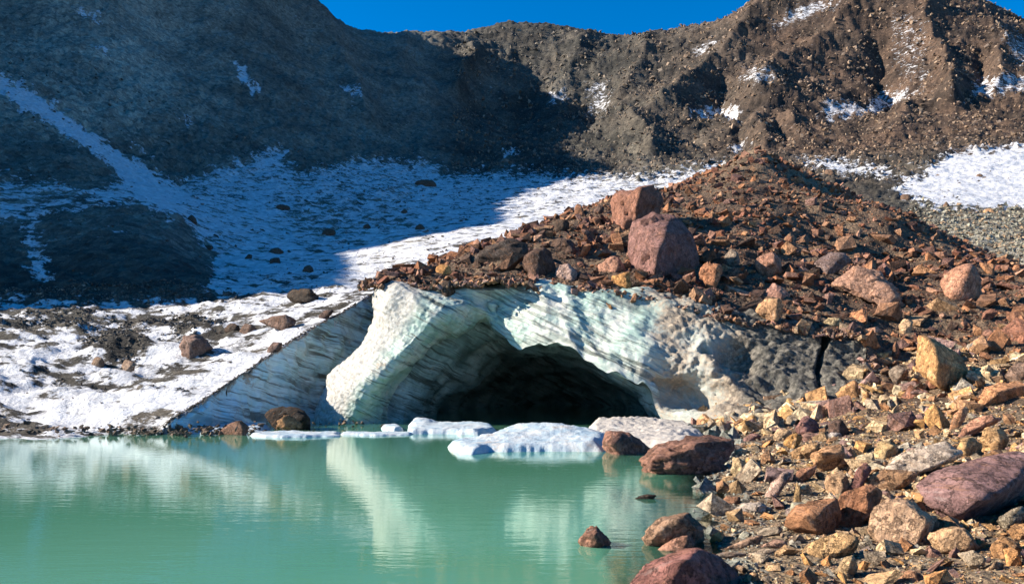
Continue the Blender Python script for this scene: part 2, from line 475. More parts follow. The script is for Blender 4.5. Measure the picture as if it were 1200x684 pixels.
# crest of the ridge that shades the valley, outside the frame on the left
# (each point casts the edge of the shade on one spot of the snow)
CREST = np.array([at(*p) + t * SUN for p, t in (((405, 336, 50), 112), ((415, 292, 85), 130), ((610, 264, 92), 150), ((598, 240, 121), 172), ((640, 226, 145), 195), ((725, 205, 182), 240), ((715, 192, 255), 325), ((585, 130, 385), 330), ((560, 95, 430), 330))])
def crest_height(X, Y):
    best = np.full(X.shape, -1e9)
    for p, q in zip(CREST[:-1], CREST[1:]):
        e = q[:2] - p[:2]
        t = np.clip(((X - p[0]) * e[0] + (Y - p[1]) * e[1]) / (e @ e), 0, 1)
        d = np.hypot(X - p[0] - t * e[0], Y - p[1] - t * e[1])
        best = np.maximum(best, p[2] + t * (q[2] - p[2]) - 1.5 * d - np.where((t == 0) & (Y < CREST[0, 1]), 2.5 * d, 0))
    return best

def py_of(Y, Z): return HY - (Z - CAM_H) / Y * F

SNOW = [   # (coverage, soft px, polygon of the surface patch)
    (0.60, 12, [(-300, 345), (0, 346), (200, 350), (410, 336), (460, 325), (490, 350), (340, 530), (-300, 560)]),
    (0.66, 14, [(215, 228), (330, 208), (520, 203), (700, 203), (760, 207), (850, 190), (880, 200), (880, 260), (600, 330), (440, 345), (300, 352), (240, 345), (250, 300), (215, 262), (160, 240), (120, 250), (95, 225), (150, 205)]),
    (0.60, 10, [(200, 215), (330, 170), (350, 205), (420, 185), (520, 190), (520, 215), (210, 235)]),
    (0.95, 9, [(-40, 70), (0, 90), (40, 108), (130, 172), (215, 222), (260, 245), (170, 245), (125, 192), (60, 148), (0, 112), (-40, 95)]),
    (0.52, 16, [(-200, 190), (20, 205), (80, 215), (130, 240), (95, 262), (60, 250), (60, 320), (30, 330), (25, 260), (-200, 280)]),
    (0.66, 7, [(28, 262), (40, 262), (55, 318), (80, 335), (60, 340), (36, 320)]),
    (0.74, 10, [(80, 468), (215, 462), (225, 515), (40, 515)]),
    (0.62, 8, [(135, 318), (190, 305), (205, 322), (150, 332)]), (0.58, 6, [(145, 270), (155, 270), (155, 284), (140, 284)]),
    (0.86, 10, [(930, 186), (990, 188), (1060, 200), (1100, 182), (1210, 168), (1400, 165), (1400, 250), (1130, 250), (1075, 238), (1010, 212), (955, 202)]),
    (0.80, 5, [(272, 76), (282, 80), (308, 110), (300, 113), (280, 97)]), (0.72, 5, [(84, 10), (100, 14), (122, 22), (118, 27), (92, 22)]),
    (0.70, 4, [(104, 50), (126, 62), (124, 66), (106, 56)]), (0.6, 5, [(395, 98), (425, 106), (422, 118), (395, 108)]), (0.75, 5, [(586, 178), (610, 177), (606, 188), (590, 190)]),
    (0.62, 6, [(640, 112), (665, 110), (662, 120), (642, 120)]), (0.42, 7, [(688, 100), (715, 100), (712, 135), (685, 135)]),
    (0.5, 6, [(905, 28), (935, 10), (985, 0), (975, 12), (935, 30), (908, 36)]), (0.6, 7, [(815, 58), (840, 45), (835, 60), (810, 70)]),
    (0.56, 7, [(965, 122), (1040, 120), (1040, 135), (1010, 142), (960, 142)]), (0.30, 8, [(1040, 20), (1085, 20), (1088, 100), (1060, 100), (1045, 60)]),
    (0.5, 7, [(1150, 95), (1210, 82), (1210, 110), (1130, 120)]), (0.5, 6, [(1030, 110), (1090, 105), (1060, 125), (1030, 135)]),
    (0.66, 5, [(806, 130), (870, 130), (868, 150), (850, 142), (810, 140)]), (0.6, 5, [(855, 170), (878, 168), (870, 180), (855, 182)]),
    (0.40, 8, [(1170, 30), (1210, 50), (1210, 90), (1180, 70)]), (0.5, 8, [(870, 85), (910, 85), (905, 100), (870, 100)]),
    (0.6, 4, [(144, 158), (168, 172), (180, 185), (165, 176)]), (0.55, 4, [(205, 128), (240, 152), (238, 158), (205, 134)]),
]
DIRT = [   # debris lying on the snow: (amount, soft, polygon)
    (0.42, 16, [(-20, 372), (60, 362), (130, 366), (170, 380), (160, 392), (90, 392), (40, 390), (-20, 385)]),
    (0.5, 12, [(95, 392), (150, 388), (170, 410), (160, 428), (120, 420), (95, 408)]),
    (0.40, 12, [(165, 372), (230, 368), (270, 378), (262, 392), (215, 398), (190, 392)]),
    (0.28, 14, [(30, 436), (90, 434), (140, 445), (170, 462), (120, 462), (60, 452)]),
    (0.15, 14, [(150, 455), (215, 448), (230, 470), (180, 482)]),
    (0.05, 8, [(-200, 500), (60, 497), (140, 494), (210, 493), (310, 494), (310, 520), (-200, 525)]),
    (0.9, 16, [(50, 262), (110, 244), (160, 250), (200, 262), (232, 292), (232, 322), (205, 346), (120, 345), (60, 340), (70, 305)]),
    (0.22, 20, [(330, 225), (480, 215), (480, 270), (380, 290), (330, 265)]),
    (0.7, 12, [(1065, 258), (1120, 245), (1200, 248), (1260, 255), (1260, 330), (1120, 310)]),
    (0.35, 10, [(940, 185), (1060, 180), (1060, 205), (960, 205)]),
    (0.8, 8, [(985, 215), (1030, 205), (1060, 215), (1035, 235), (1000, 232)]), (0.7, 8, [(1040, 195), (1090, 175), (1110, 180), (1080, 210), (1050, 210)]),
]
def snow_at(px, py, X, Y):
    w1 = 9 * fbm2(X / Y * 90, np.log(Y) * 40, 4, 51); w2 = 6 * fbm2(X / Y * 90 + 50, np.log(Y) * 40, 4, 57)
    qx, qy = px + w1, py + w2
    s = np.full(px.shape, 0.02)
    for c, soft, poly in SNOW:
        s = np.maximum(s, c * sstep(-soft, soft, poly_sd(qx, qy, poly)))
    for c, soft, poly in DIRT:
        s = s * (1 - c * sstep(-soft, soft, poly_sd(qx, qy, poly)))
    return s

def wall_side(X, Y):
    """> 0 on the lake side of the ice wall line"""
    P = [at(*q)[:2] for q in WALL_TOP]
    P = [P[0] + (P[0] - P[1]) * 4] + P + [P[-1] + (P[-1] - P[-2]) * 3]
    xl = np.interp(Y, [q[1] for q in P], [q[0] for q in P])
    return X - xl

def far_full(X, Y):
    """height, snow cover and warmth of the far terrain"""
    Z = far_height(X, Y)
    px = X / Y * F + CX
    py = py_of(Y, Z)
    sn = snow_at(px, py, X, Y)
    rough = 1 - 0.88 * sstep(0.3, 0.7, sn)
    far = sstep(60, 160, Y)
    steep = sstep(200, 320, Y)
    Z = Z + rough * far * (4.2 * ridged2(X / 48, Y / 60, 3, 3) - 1.2) * (0.35 + 0.65 * steep)
    Z = Z + rough * far * (0.15 + 0.85 * sstep(185, 290, Y)) * (0.35 + 0.65 * sstep(480, 640, px)) * (2.6 * ridged2(X / 15 + 9, Y / 17, 5, 9, 0.6) - 0.9)
    Z = Z + (0.25 + 0.75 * rough) * (0.25 + 0.75 * far) * (1.25 * fbm2(X / 4.5, Y / 4.5, 4, 17, 0.66))
    near = 1 - sstep(55, 90, Y)
    Z = Z + near * sstep(19.6, 23, Y) * (0.34 * fbm2(X / 5.0 + 3, (Y + 0.5 * X) / 2.2, 3, 21) + 0.10 * fbm2(X / 1.6, (Y + 0.4 * X) / 0.7, 4, 25, 0.6))
    near_edge = np.exp(-np.abs(wall_side(X, Y)) / 1.0) * near
    Z = Z * (1 - near_edge) + (far_height(X, Y)) * near_edge
    # the dark mound on the slope
    c = at(132, 412, 34)
    Z = Z + 0.75 * np.exp(-(((X - c[0]) / 1.3) ** 2 + ((Y - c[1]) / 1.2) ** 2))
    return Z, sn, px, py

def build_far():
    a = np.concatenate([np.linspace(-3.2, -0.76, 110)[:-1], np.linspace(-0.76, 0.76, 680), np.linspace(0.76, 1.2, 40)[1:]])
    ly = np.concatenate([np.linspace(math.log(15.5), math.log(20), 10)[:-1], np.linspace(math.log(20), math.log(640), 520), np.linspace(math.log(640), math.log(1000), 16)[1:]])
    A, L = np.meshgrid(a, ly)
    Y = np.exp(L); X = A * Y
    Z, sn, px, py = far_full(X, Y)
    low = (wall_side(X, Y) > 0) & (Y < 47) & (X < 60)
    Z = np.where(low, np.minimum(Z, -2.0), Z)
    warm = sstep(680, 930, px) * 0.75 * sstep(150, 240, Y) + 0.25 * sstep(840, 1000, px) * sstep(90, 200, Y)
    warm = np.maximum(warm, 0.10 * (1 - sstep(45, 60, Y)))
    warm = np.clip(warm + 0.25 * fbm2(X / 40, Y / 40, 3, 71) - 0.35 * sstep(940, 1060, px) * sstep(110, 90, Y), 0, 1)
    V = np.stack([X, Y, Z], -1).reshape(-1, 3)
    Fc = grid_faces(len(ly), len(a))
    pale = np.clip(sstep(420, 120, px) * sstep(240, 90, py) + 0.25 * fbm2(px / 60, py / 60, 4, 301), 0, 1) * sstep(60, 100, Y)  # upper left lightened: hazy sun glow painted into the rock colour
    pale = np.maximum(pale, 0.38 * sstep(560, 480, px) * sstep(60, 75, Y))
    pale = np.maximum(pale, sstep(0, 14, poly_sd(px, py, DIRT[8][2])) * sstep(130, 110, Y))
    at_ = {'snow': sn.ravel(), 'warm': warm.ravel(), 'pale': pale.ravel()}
    fp = px.ravel()[Fc].mean(1); fy = Y.ravel()[Fc].mean(1); fpy = py.ravel()[Fc].mean(1)
    reg = np.full(len(Fc), 2)
    reg[fp > 545] = 3
    reg[(fp > 845)] = 4
    field = poly_sd(fp, fpy, [(95, 225), (215, 222), (330, 203), (520, 198), (700, 198), (850, 186), (940, 184), (1200, 168), (1400, 165), (1400, 360), (100, 400), (240, 345), (250, 300), (215, 262), (120, 250)]) > 0
    reg[field & (fy < 215)] = 1
    reg[(fy < 58) & (fp < 1600)] = 0
    for k, (nm, lab) in enumerate([('snow_slope', 'sunlit snow slope strewn with dirt rising from the left shore'), ('snowfield', 'snowfield half in blue shadow behind the moraine hill'),
                                   ('mountain', 'dark shaded scree mountainside rising on the left'), ('mountain', 'rounded rocky middle ridge under the sky'), ('mountain', 'brown craggy peak on the right with bare ribs')]):
        f = Fc[reg == k]
        v, f, t = compact(V, f, at_)
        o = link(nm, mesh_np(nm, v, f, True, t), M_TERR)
        tag(o, lab, None, None, 'structure')
build_far()

# ------------------------------------------------------------------ moraine hill and rubble shore
HILL = [
    # lip over the ice
    (420, 338, 28), (450, 334, 27.2), (520, 334, 26.8), (575, 334, 26.5), (650, 338, 26.65), (720, 344, 26.15), (770, 351, 25.6), (850, 373, 24.6), (960, 388, 24.0), (1010, 402, 23.4),
    (560, 380, 24), (700, 390, 23), (450, 380, 25), (800, 420, 22.5),
    # front slope
    (500, 318, 30.5), (560, 312, 30), (600, 303, 31), (650, 305, 30.5), (700, 312, 30), (750, 315, 29.5), (800, 318, 29.5), (850, 320, 29.5), (900, 335, 28.5), (980, 355, 27), (1050, 375, 26.5), (1100, 370, 26.5), (1200, 362, 27), (1300, 360, 27),
    (560, 292, 35), (600, 279, 39), (650, 258, 43), (680, 250, 44.5), (720, 250, 42), (780, 260, 40), (850, 262, 39), (900, 270, 38.5), (1000, 310, 34.5), (1080, 325, 33), (1140, 335, 32.5), (1200, 336, 32.5), (1300, 335, 33),
    (720, 232, 49), (780, 232, 48), (800, 222, 51), (840, 202, 54.5), (850, 215, 50), (885, 177, 58), (870, 186, 57), (900, 200, 52), (900, 225, 47), (960, 243, 45), (960, 262, 44), (1040, 271, 42.5), (1040, 285, 42), (1100, 295, 41.5), (1150, 308, 41), (1200, 316, 43), (1300, 320, 44),
    # shaded right flank behind the front swell, up to the skyline
    (910, 190, 59), (930, 211, 57.5), (950, 216, 60), (1000, 240, 62.6), (1060, 267, 69), (960, 234, 53), (1030, 259, 61), (1090, 283, 66), (950, 206, 64), (1000, 232, 67.5), (1060, 261, 72), (1110, 284, 70), (1150, 299, 60),
    # behind the skyline
    (420, 350, 33), (440, 350, 40), (500, 338, 44), (560, 318, 48), (620, 296, 54), (680, 275, 60), (740, 262, 66), (800, 245, 70), (850, 222, 74), (900, 222, 76), (960, 242, 92), (1000, 262, 92), (1060, 290, 88), (1110, 305, 64), (1200, 335, 58), (1300, 345, 58),
    (700, 300, 85), (900, 280, 95), (1100, 320, 85),
    # down to the shore on the right
    (1040, 430, 23.2), (1100, 430, 22.0), (1200, 420, 21.5), (1300, 415, 21.5), (1040, 470, 20), (1200, 462, 17.5), (1300, 455, 17.5),
]
SHORE = [
    (500, 580, 20), (600, 570, 22), (700, 545, 24), (560, 560, 26), (640, 560, 26), (450, 600, 14),
    (500, 760, 5.2), (560, 640, 8.5), (600, 560, 14), (640, 545, 17), (700, 520, 22), (640, 760, 4.9), (650, 640, 8.3), (720, 600, 10.4), (760, 594, 12.2), (700, 600, 10.0),
    (740, 722, 5.9), (790, 668, 7.1), (826, 622, 8.3), (800, 616, 9.3), (850, 690, 5.7), (1000, 690, 5.5), (1200, 690, 5.1), (1350, 690, 5.0), (850, 640, 7.3), (1000, 640, 7.0), (1200, 640, 6.6), (1350, 640, 6.5),
    (840, 600, 9.15), (900, 600, 8.9), (1000, 600, 8.5), (1200, 600, 7.9), (1350, 600, 7.8), (820, 566, 12.1), (900, 560, 11.6), (1000, 560, 11.0), (1200, 560, 9.8), (1350, 560, 9.6),
    (860, 528, 16.3), (920, 522, 16.0), (1000, 520, 14.8), (1200, 515, 12.8), (1350, 510, 12.6), (800, 527, 20), (860, 504, 21), (920, 494, 21.0), (1000, 488, 19.0), (1100, 485, 17.5), (1200, 480, 16.0), (1350, 475, 15.6),
    (1040, 470, 20), (1200, 462, 17.6), (1300, 455, 17.6), (900, 470, 23.3), (1000, 460, 22), (1040, 430, 23.4), (1100, 430, 22.2), (1200, 420, 21.7), (1300, 415, 21.7), (950, 440, 24.5), (880, 450, 25), (1010, 412, 24.4), (1200, 390, 24.5),
]
T_HILL = TPS(HILL)
T_SHORE = TPS(SHORE)
def hill_z(X, Y):
    return T_HILL.z(X, Y) + 0.22 * fbm2(X / 2.6, Y / 2.6, 3, 81) + 0.10 * fbm2(X / 0.55, Y / 0.55, 4, 85, 0.65)
def shore_z(X, Y):
    k = np.clip(Y / 14, 0.3, 1)
    return T_SHORE.z(X, Y) + k * (0.05 * fbm2(X / 1.1, Y / 1.1, 3, 91) + 0.035 * fbm2(X / 0.28, Y / 0.28, 4, 95, 0.65))

LIP = np.array([at(*q)[:2] for q in HILL[:10]])
def lip_y(X):
    return np.interp(X, LIP[:, 0], LIP[:, 1])

def build_ground(nm, fn, a0, a1, na, d0, d1, nd, cut, warm_fn, label, mat):
    a = np.linspace(a0, a1, na); ly = np.linspace(math.log(d0), math.log(d1), nd)
    A, L = np.meshgrid(a, ly); Y = np.exp(L); X = A * Y
    Z = fn(X, Y)
    V = np.stack([X, Y, Z], -1).reshape(-1, 3); Fc = grid_faces(nd, na)
    if cut is not None:
        ok = cut(X, Y, Z).ravel()[Fc].all(1); Fc = Fc[ok]
    v, f, t = compact(V, Fc, {'warm': np.clip(warm_fn(X, Y, Z), 0, 1).ravel()})
    o = link(nm, mesh_np(nm, v, f, True, t), mat)
    return tag(o, label, None, None, 'structure')

def hill_ok(X, Y):
    px = X / Y * F + CX
    return ((Y > lip_y(X) + 0.15) | (px > 1015)) & ((Y > 17.5) | (px < 1000)) & (px > 447 - np.clip(Y - 38, 0, 6) * 6)
build_ground('moraine_hill', hill_z, -0.21, 1.05, 450, 17.5, 95, 330, lambda X, Y, Z: hill_ok(X, Y), lambda X, Y, Z: 0.15 + 0.2 * fbm2(X / 3, Y / 3, 3, 61) + 0.5 * sstep(820, 860, X / Y * F + CX) * sstep(48, 60, Y) , 'moraine hill of brown rubble lying over the ice cave', M_HILL)
build_ground('shore', shore_z, -0.12, 0.95, 370, 3.2, 25, 300, None, lambda X, Y, Z: 0.75 + 0.3 * fbm2(X / 2, Y / 2, 3, 63) - 0.5 * sstep(11, 19, Y), 'rubble shore sloping into the lake on the right', M_HILL)

def hit(px, py, fn, d0=4.0, d1=100.0, n=700):
    """distance at which the sight line meets the ground"""
    D = np.exp(np.linspace(math.log(d0), math.log(d1), n))
    X = (px - CX) / F * D; Zr = CAM_H + (HY - py) / F * D
    Zg = fn(X, D)
    k = np.argmax(Zg >= Zr)
    if Zg[k] < Zr[k]: return None
    return float(D[k])

# ------------------------------------------------------------------ lake
def build_lake():
    xs = np.concatenate([np.linspace(-90, -14, 12)[:-1], np.linspace(-14, 10, 130), [14, 30, 60]])
    ys = np.concatenate([np.linspace(-40, 3, 8)[:-1], np.linspace(3, 30, 160), [34, 40, 46]])
    X, Y = np.meshgrid(xs, ys)
    Yc = np.maximum(Y, 3.2)
    d = -shore_z(X, Yc)
    d = np.where((X / Yc < 0.02) | (Yc > 20), 2.0, np.maximum(d, 1.5 * sstep(0.16, 0.05, X / Yc)))
    depth = np.clip(d, 0, 2)
    V = np.stack([X, Y, np.zeros_like(X)], -1).reshape(-1, 3)
    o = link('lake', mesh_np('lake', V, grid_faces(len(ys), len(xs)), True, {'depth': depth.ravel()}), M_WATER)
    tag(o, 'milky turquoise glacial lake with soft reflections', None, None, 'structure')
    s = 1500.0
    g = link('lake_bed', mesh_np('lake_bed', [(-s, -s, -3.2), (s, -s, -3.2), (s, s, -3.2), (-s, s, -3.2)], [(0, 1, 2, 3)], False, {'warm': np.full(4, 0.6), 'pale': np.zeros(4)}), M_HILL)
    tag(g, 'ground under the lake and the mountains', None, None, 'structure')
build_lake()

# ------------------------------------------------------------------ ice cave: a shell lofted through rings
def catmull(P, t):
    """P (n, ...) control values; t in 0..n-1"""
    n = len(P); i = np.clip(np.floor(t).astype(int), 0, n - 2); f = (t - i)
    f = f.reshape(f.shape + (1,) * (P.ndim - 1))
    p0, p1, p2, p3 = P[np.maximum(i - 1, 0)], P[i], P[i + 1], P[np.minimum(i + 2, n - 1)]
    return 0.5 * (2 * p1 + (p2 - p0) * f + (2 * p0 - 5 * p1 + 4 * p2 - p3) * f ** 2 + (3 * p1 - p0 - 3 * p2 + p3) * f ** 3)

RB = [(405, 504, 32), (408, 470, 32), (425, 435, 32), (455, 400, 32), (470, 370, 32), (475, 334, 31.5), (505, 330, 29.5), (575, 331, 28.2), (620, 334, 27.8), (665, 337, 27.4), (725, 341, 27), (790, 352, 26.5), (850, 366, 26), (930, 376, 25.4), (1020, 396, 25)]
R0 = [(371, 504, 27.8), (376, 470, 27.8), (392, 432, 27.8), (428, 396, 27.8), (442, 368, 27.8), (446, 339, 27.8), (490, 336, 27.0), (572, 336, 26.8), (612, 339, 26.9), (662, 341, 26.65), (722, 346, 26.2), (790, 358, 25.5), (850, 374, 24.8), (930, 384, 24.3), (1016, 402, 23.7)]
R1 = [(402, 504, 26.3), (414, 478, 26.1), (438, 448, 25.9), (466, 414, 25.7), (492, 388, 25.7), (515, 364, 25.9), (542, 356, 26.3), (575, 358, 26.9), (584, 360, 26.8), (652, 368, 25.9), (716, 388, 24.9), (785, 410, 23.9), (840, 430, 23.5), (925, 430, 23.3), (1012, 438, 22.7)]
R3 = [(455, 507, 27.2), (456, 470, 27.3), (478, 437, 27.3), (497, 415, 27.3), (524, 396, 27.3), (550, 383, 27.5), (570, 378, 27.7), (580, 381, 26.6), (612, 402, 25.8), (660, 404, 25.0), (712, 434, 24.0), (757, 450, 23.7), (778, 490, 23.6), (865, 506, 21.2), (1004, 494, 19.8)]
R4 = [(480, 507, 29), (482, 478, 29), (503, 443, 29), (524, 422, 29), (547, 406, 29), (568, 396, 29.2), (584, 395, 29.4), (596, 400, 29.2), (625, 410, 29), (663, 413, 29), (714, 438, 28.3), (750, 456, 28), (782, 500, 26), (868, 512, 23.5), (1008, 500, 21.5)]
R5 = [(502, 507, 31.5), (512, 482, 32), (536, 459, 32.5), (558, 450, 32.5), (574, 436, 33), (594, 422, 33.5), (606, 419, 33.5), (616, 417, 33.5), (640, 417, 33.5), (666, 426, 33.5), (705, 442, 32.5), (740, 462, 31.5), (784, 506, 29.5), (870, 515, 26.5), (1008, 505, 24)]
R6 = [(530, 507, 37), (540, 486, 38), (560, 470, 39), (580, 460, 40), (595, 452, 40), (610, 447, 41), (624, 445, 41), (635, 444, 41), (652, 444, 41), (672, 447, 41), (696, 454, 40), (722, 466, 39), (762, 507, 37), (860, 515, 31), (990, 508, 27)]
R7 = [(600, 507, 45), (605, 495, 45), (612, 488, 45), (618, 482, 45), (624, 478, 45), (630, 476, 45), (636, 475, 45), (640, 475, 45), (646, 475, 45), (654, 476, 45), (664, 480, 45), (676, 488, 45), (700, 507, 45), (800, 515, 38), (900, 510, 33)]
def step_back(ring, k, dd):
    """a ring pulled outwards and back behind the given one: an undercut behind its edge"""
    return [(620 + (x - 620) * k, 480 + (y - 480) * (k + 0.03) if y < 480 else y, d + dd) for x, y, d in ring]
R3b, R5b = step_back(R3, 1.10, 1.1), step_back(R5, 1.09, 1.4)
RINGS = np.array([[at(*q) for q in r] for r in (RB, R0, R1, R3, R3b, R4, R5, R5b, R6, R7)])

def cave_patch(r0, r1, nr, ns, curtain):
    s = np.linspace(0, RINGS.shape[1] - 1, ns); r = np.linspace(r0, r1, nr)
    RG = RINGS[int(r0):int(r1) + 1]                         # creased where the front meets the hollow
    Q = catmull(RG, r - r0)                                 # (nr, 15, 3)
    Q = catmull(np.swapaxes(Q, 0, 1), s)                    # (ns, nr, 3)
    Q = np.swapaxes(Q, 0, 1)
    return Q

def grid_normals(Q):
    du = np.gradient(Q, axis=1); dv = np.gradient(Q, axis=0)
    n = np.cross(du, dv); n /= np.linalg.norm(n, axis=-1, keepdims=True) + 1e-9
    return n

cave = bpy.data.objects.new('ice_cave', None); COL.objects.link(cave)
tag(cave, 'glacier front of dirty white and green ice with a dark cave mouth at the lake', 'ice cave')
def build_cave():
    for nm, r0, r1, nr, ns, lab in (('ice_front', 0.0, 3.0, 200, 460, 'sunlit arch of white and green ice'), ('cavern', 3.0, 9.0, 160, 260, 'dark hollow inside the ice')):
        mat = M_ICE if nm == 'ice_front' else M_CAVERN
        Q = cave_patch(r0, r1, nr, ns, None)
        n = grid_normals(Q)
        to_cam = np.array([0, 0, CAM_H]) - Q
        sgn = np.sign((n * to_cam).sum(-1, keepdims=True)); sgn[sgn == 0] = 1
        sg = np.sign(np.median((n * to_cam).sum(-1)))
        n = n * sg
        x, y, z = Q[..., 0], Q[..., 1], Q[..., 2]
        px = x / y * F + CX; py = py_of(y, z)
        w = z + 0.52 * x                                    # along the tilted layers
        d = 0.26 * fbm3(x / 1.9, y / 1.9, z / 1.7, 2, 101, 0.4) + 0.05 * (0.5 - np.abs(pn3(x / 1.3, y / 1.3, z / 1.5, 105))) * 2 + 0.03 * fbm3(x / 0.2, y / 0.2, z / 0.2, 3, 109, 0.6)
        d += 0.05 * pn3(x * 0.25, y * 0.25, w * 2.4, 113) + 0.03 * pn3(x * 0.4, y * 0.4, w * 7, 115)
        if nm == 'ice_front':
            rough = sstep(730, 830, px)
            d += rough * (0.12 * fbm3(x / 0.45, y / 0.45, z / 0.45, 5, 121, 0.68))
            # hollows melted into the right side
            for hx, hy, rx, ry, dep in ((808, 462, 34, 17, 0.95), (868, 418, 24, 16, 0.8), (828, 412, 6, 8, 0.35), (935, 482, 16, 16, 0.5)):
                q = ((px - hx) / rx) ** 2 + ((py - hy - 0.25 * (px - hx)) / ry) ** 2
                q = q * (1 + 0.5 * fbm3(x * 1.3, y * 1.3, z * 1.3, 3, 171)); d -= dep * np.exp(-np.maximum(q, 0) ** 1.4)
            # overhanging rounded roll beside the hollow
            q = line_d(px, py, [(772, 484), (800, 492), (850, 486), (890, 490)]); d += 0.35 * np.exp(-(q / 9) ** 2)
            q = line_d(px, py, [(828, 420), (838, 446), (868, 462), (892, 478)]); d += 0.22 * np.exp(-(q / 7) ** 2)
            # the crack
            q = line_d(px + 1.5 * fbm2(z * 4, z * 0 + 3, 3, 131), py, [(972, 384), (967, 402), (961, 420), (958, 436), (960, 448), (965, 458)])
            wd = np.interp(py, [384, 410, 458], [5.0, 2.6, 1.2]); d -= 0.75 * np.exp(-(q / wd) ** 4)
            # vertical flutes under the lip
            d += 0.07 * sstep(570, 600, px) * (1 - rough) * (0.5 - np.abs(pn3(x / 0.8 + z * 0.35, y * 0, z / 4, 137))) * 2
        seam = np.linspace(r0, r1, nr)[:, None]
        d = d * sstep(0.0, 0.35, np.abs(seam - 3.0))
        Q2 = Q + n * d[..., None]
        Q2[..., 2] += (0.30 * fbm3(x / 1.1, x * 0, z * 0 + 1.5, 3, 161, 0.55) - 0.04) * np.exp(-((seam - 3.0) / 0.45) ** 2) * sstep(0.2, 0.9, z)
        dirt = 0.12 + 0.36 * sstep(725, 785, px) + 0.40 * sstep(815, 900, px) + 0.25 * np.exp(-(((px - 447) / 16) ** 2 + ((py - 425) / 14) ** 2)) + 0.22 * sstep(352, 336, py)
        dirt += 0.16 * np.exp(-(((px - 535) / 45) ** 2 + ((py - 362) / 18) ** 2)) + 0.14 * np.exp(-(((px - 470) / 22) ** 2 + ((py - 425) / 26) ** 2))
        dirt += 0.15 * sstep(690, 740, px) * sstep(400, 360, py)
        green = np.clip(sstep(-6, 14, px - np.interp(py, [340, 362, 388, 412, 450, 478, 500], [492, 487, 462, 444, 420, 404, 396])) * (1 - 0.75 * sstep(740, 800, px)), 0, 1)
        if nm == 'cavern': dirt[:] = 0.24; green[:] = 1.0  # dirt tone raised over the whole hollow as painted shade
        V = Q2.reshape(-1, 3); Fc = grid_faces(nr, ns)
        if sg < 0: pass
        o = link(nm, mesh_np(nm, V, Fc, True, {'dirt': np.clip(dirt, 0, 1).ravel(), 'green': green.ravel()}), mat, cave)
        o['label'] = lab
build_cave()

def build_ice_wall():
    top = np.array([at(*q) for q in WALL_TOP]); n = 340; m = 120
    t = np.linspace(0, len(top) - 1, n); T = catmull(top, t)
    dirn = np.gradient(T[:, :2], axis=0); dirn /= np.linalg.norm(dirn, axis=1)[:, None]
    nrm = np.stack([dirn[:, 1], -dirn[:, 0]], 1)            # towards the lake
    v = np.linspace(0, 1, m)[:, None]
    topz = far_full(T[:, 0] - 0.05, T[:, 1])[0] + 0.04 + 0.10 * fbm2(T[:, 1] * 1.7, T[:, 1] * 0, 4, 181, 0.6)
    bz = -0.6
    Z = topz[None] + (bz - topz[None]) * v
    out = 0.06 + 0.22 * np.maximum(topz[None] - Z, 0) * (0.4 + 0.6 * v)
    X = T[None, :, 0] + nrm[None, :, 0] * out; Y = T[None, :, 1] + nrm[None, :, 1] * out
    w = Z + 0.35 * X
    d = 0.26 * fbm3(X / 1.6, Y / 1.6, Z / 1.6, 3, 141) + 0.05 * pn3(X * 0.4, Y * 0.4, w * 3, 145) + 0.02 * fbm3(X / 0.25, Y / 0.25, Z / 0.25, 3, 147)
    d = d * (0.45 + 0.55 * sstep(0, 0.12, v))
    X = X + nrm[None, :, 0] * d; Y = Y + nrm[None, :, 1] * d
    Q = np.stack([X, Y, Z], -1)
    cap = Q[:1].copy(); cap[..., 0] -= nrm[None, :, 0] * 0.35; cap[..., 1] -= nrm[None, :, 1] * 0.35; cap[..., 2] -= 0.25
    Q = np.concatenate([cap, Q], 0)
    dirt = np.broadcast_to(0.08 + 0.65 * np.exp(-np.concatenate([[[0.0]], v]) * topz[None] / 0.10), Q.shape[:2])
    blot = sstep(0.15, 0.5, fbm3(Q[..., 0] / 1.2, Q[..., 1] / 1.2, Q[..., 2] / 1.2, 3, 151)) * 0.25
    o = link('ice_cliff', mesh_np('ice_cliff', Q.reshape(-1, 3), grid_faces(m + 1, n), True, {'dirt': (dirt + blot).ravel(), 'green': np.ones(Q[..., 0].size)}), M_WALL)
    tag(o, 'shaded blue ice cliff with thin dark layers left of the cave', 'ice cliff')
build_ice_wall()
# ------------------------------------------------------------------ rocks
_ICO = {}
def ico(sub):
    if sub not in _ICO:
        bm = bmesh.new(); bmesh.ops.create_icosphere(bm, subdivisions=sub, radius=1.0)
        _ICO[sub] = (np.array([v.co[:] for v in bm.verts]), np.array([[v.index for v in f.verts] for f in bm.faces])); bm.free()
    return _ICO[sub]

def hull(pts):
    bm = bmesh.new()
    for q in pts: bm.verts.new(q)
    r = bmesh.ops.convex_hull(bm, input=bm.verts)
    bmesh.ops.delete(bm, geom=list({e for e in r['geom_interior'] + r['geom_unused'] if isinstance(e, bmesh.types.BMVert)}), context='VERTS')
    bmesh.ops.recalc_face_normals(bm, faces=bm.faces)
    bm.verts.index_update(); bm.normal_update()
    v = np.array([q.co[:] for q in bm.verts]); f = np.array([[q.index for q in fc.verts] for fc in bm.faces])
    nn = np.array([fc.normal[:] for fc in bm.faces]); bm.free()
    return v, f, nn

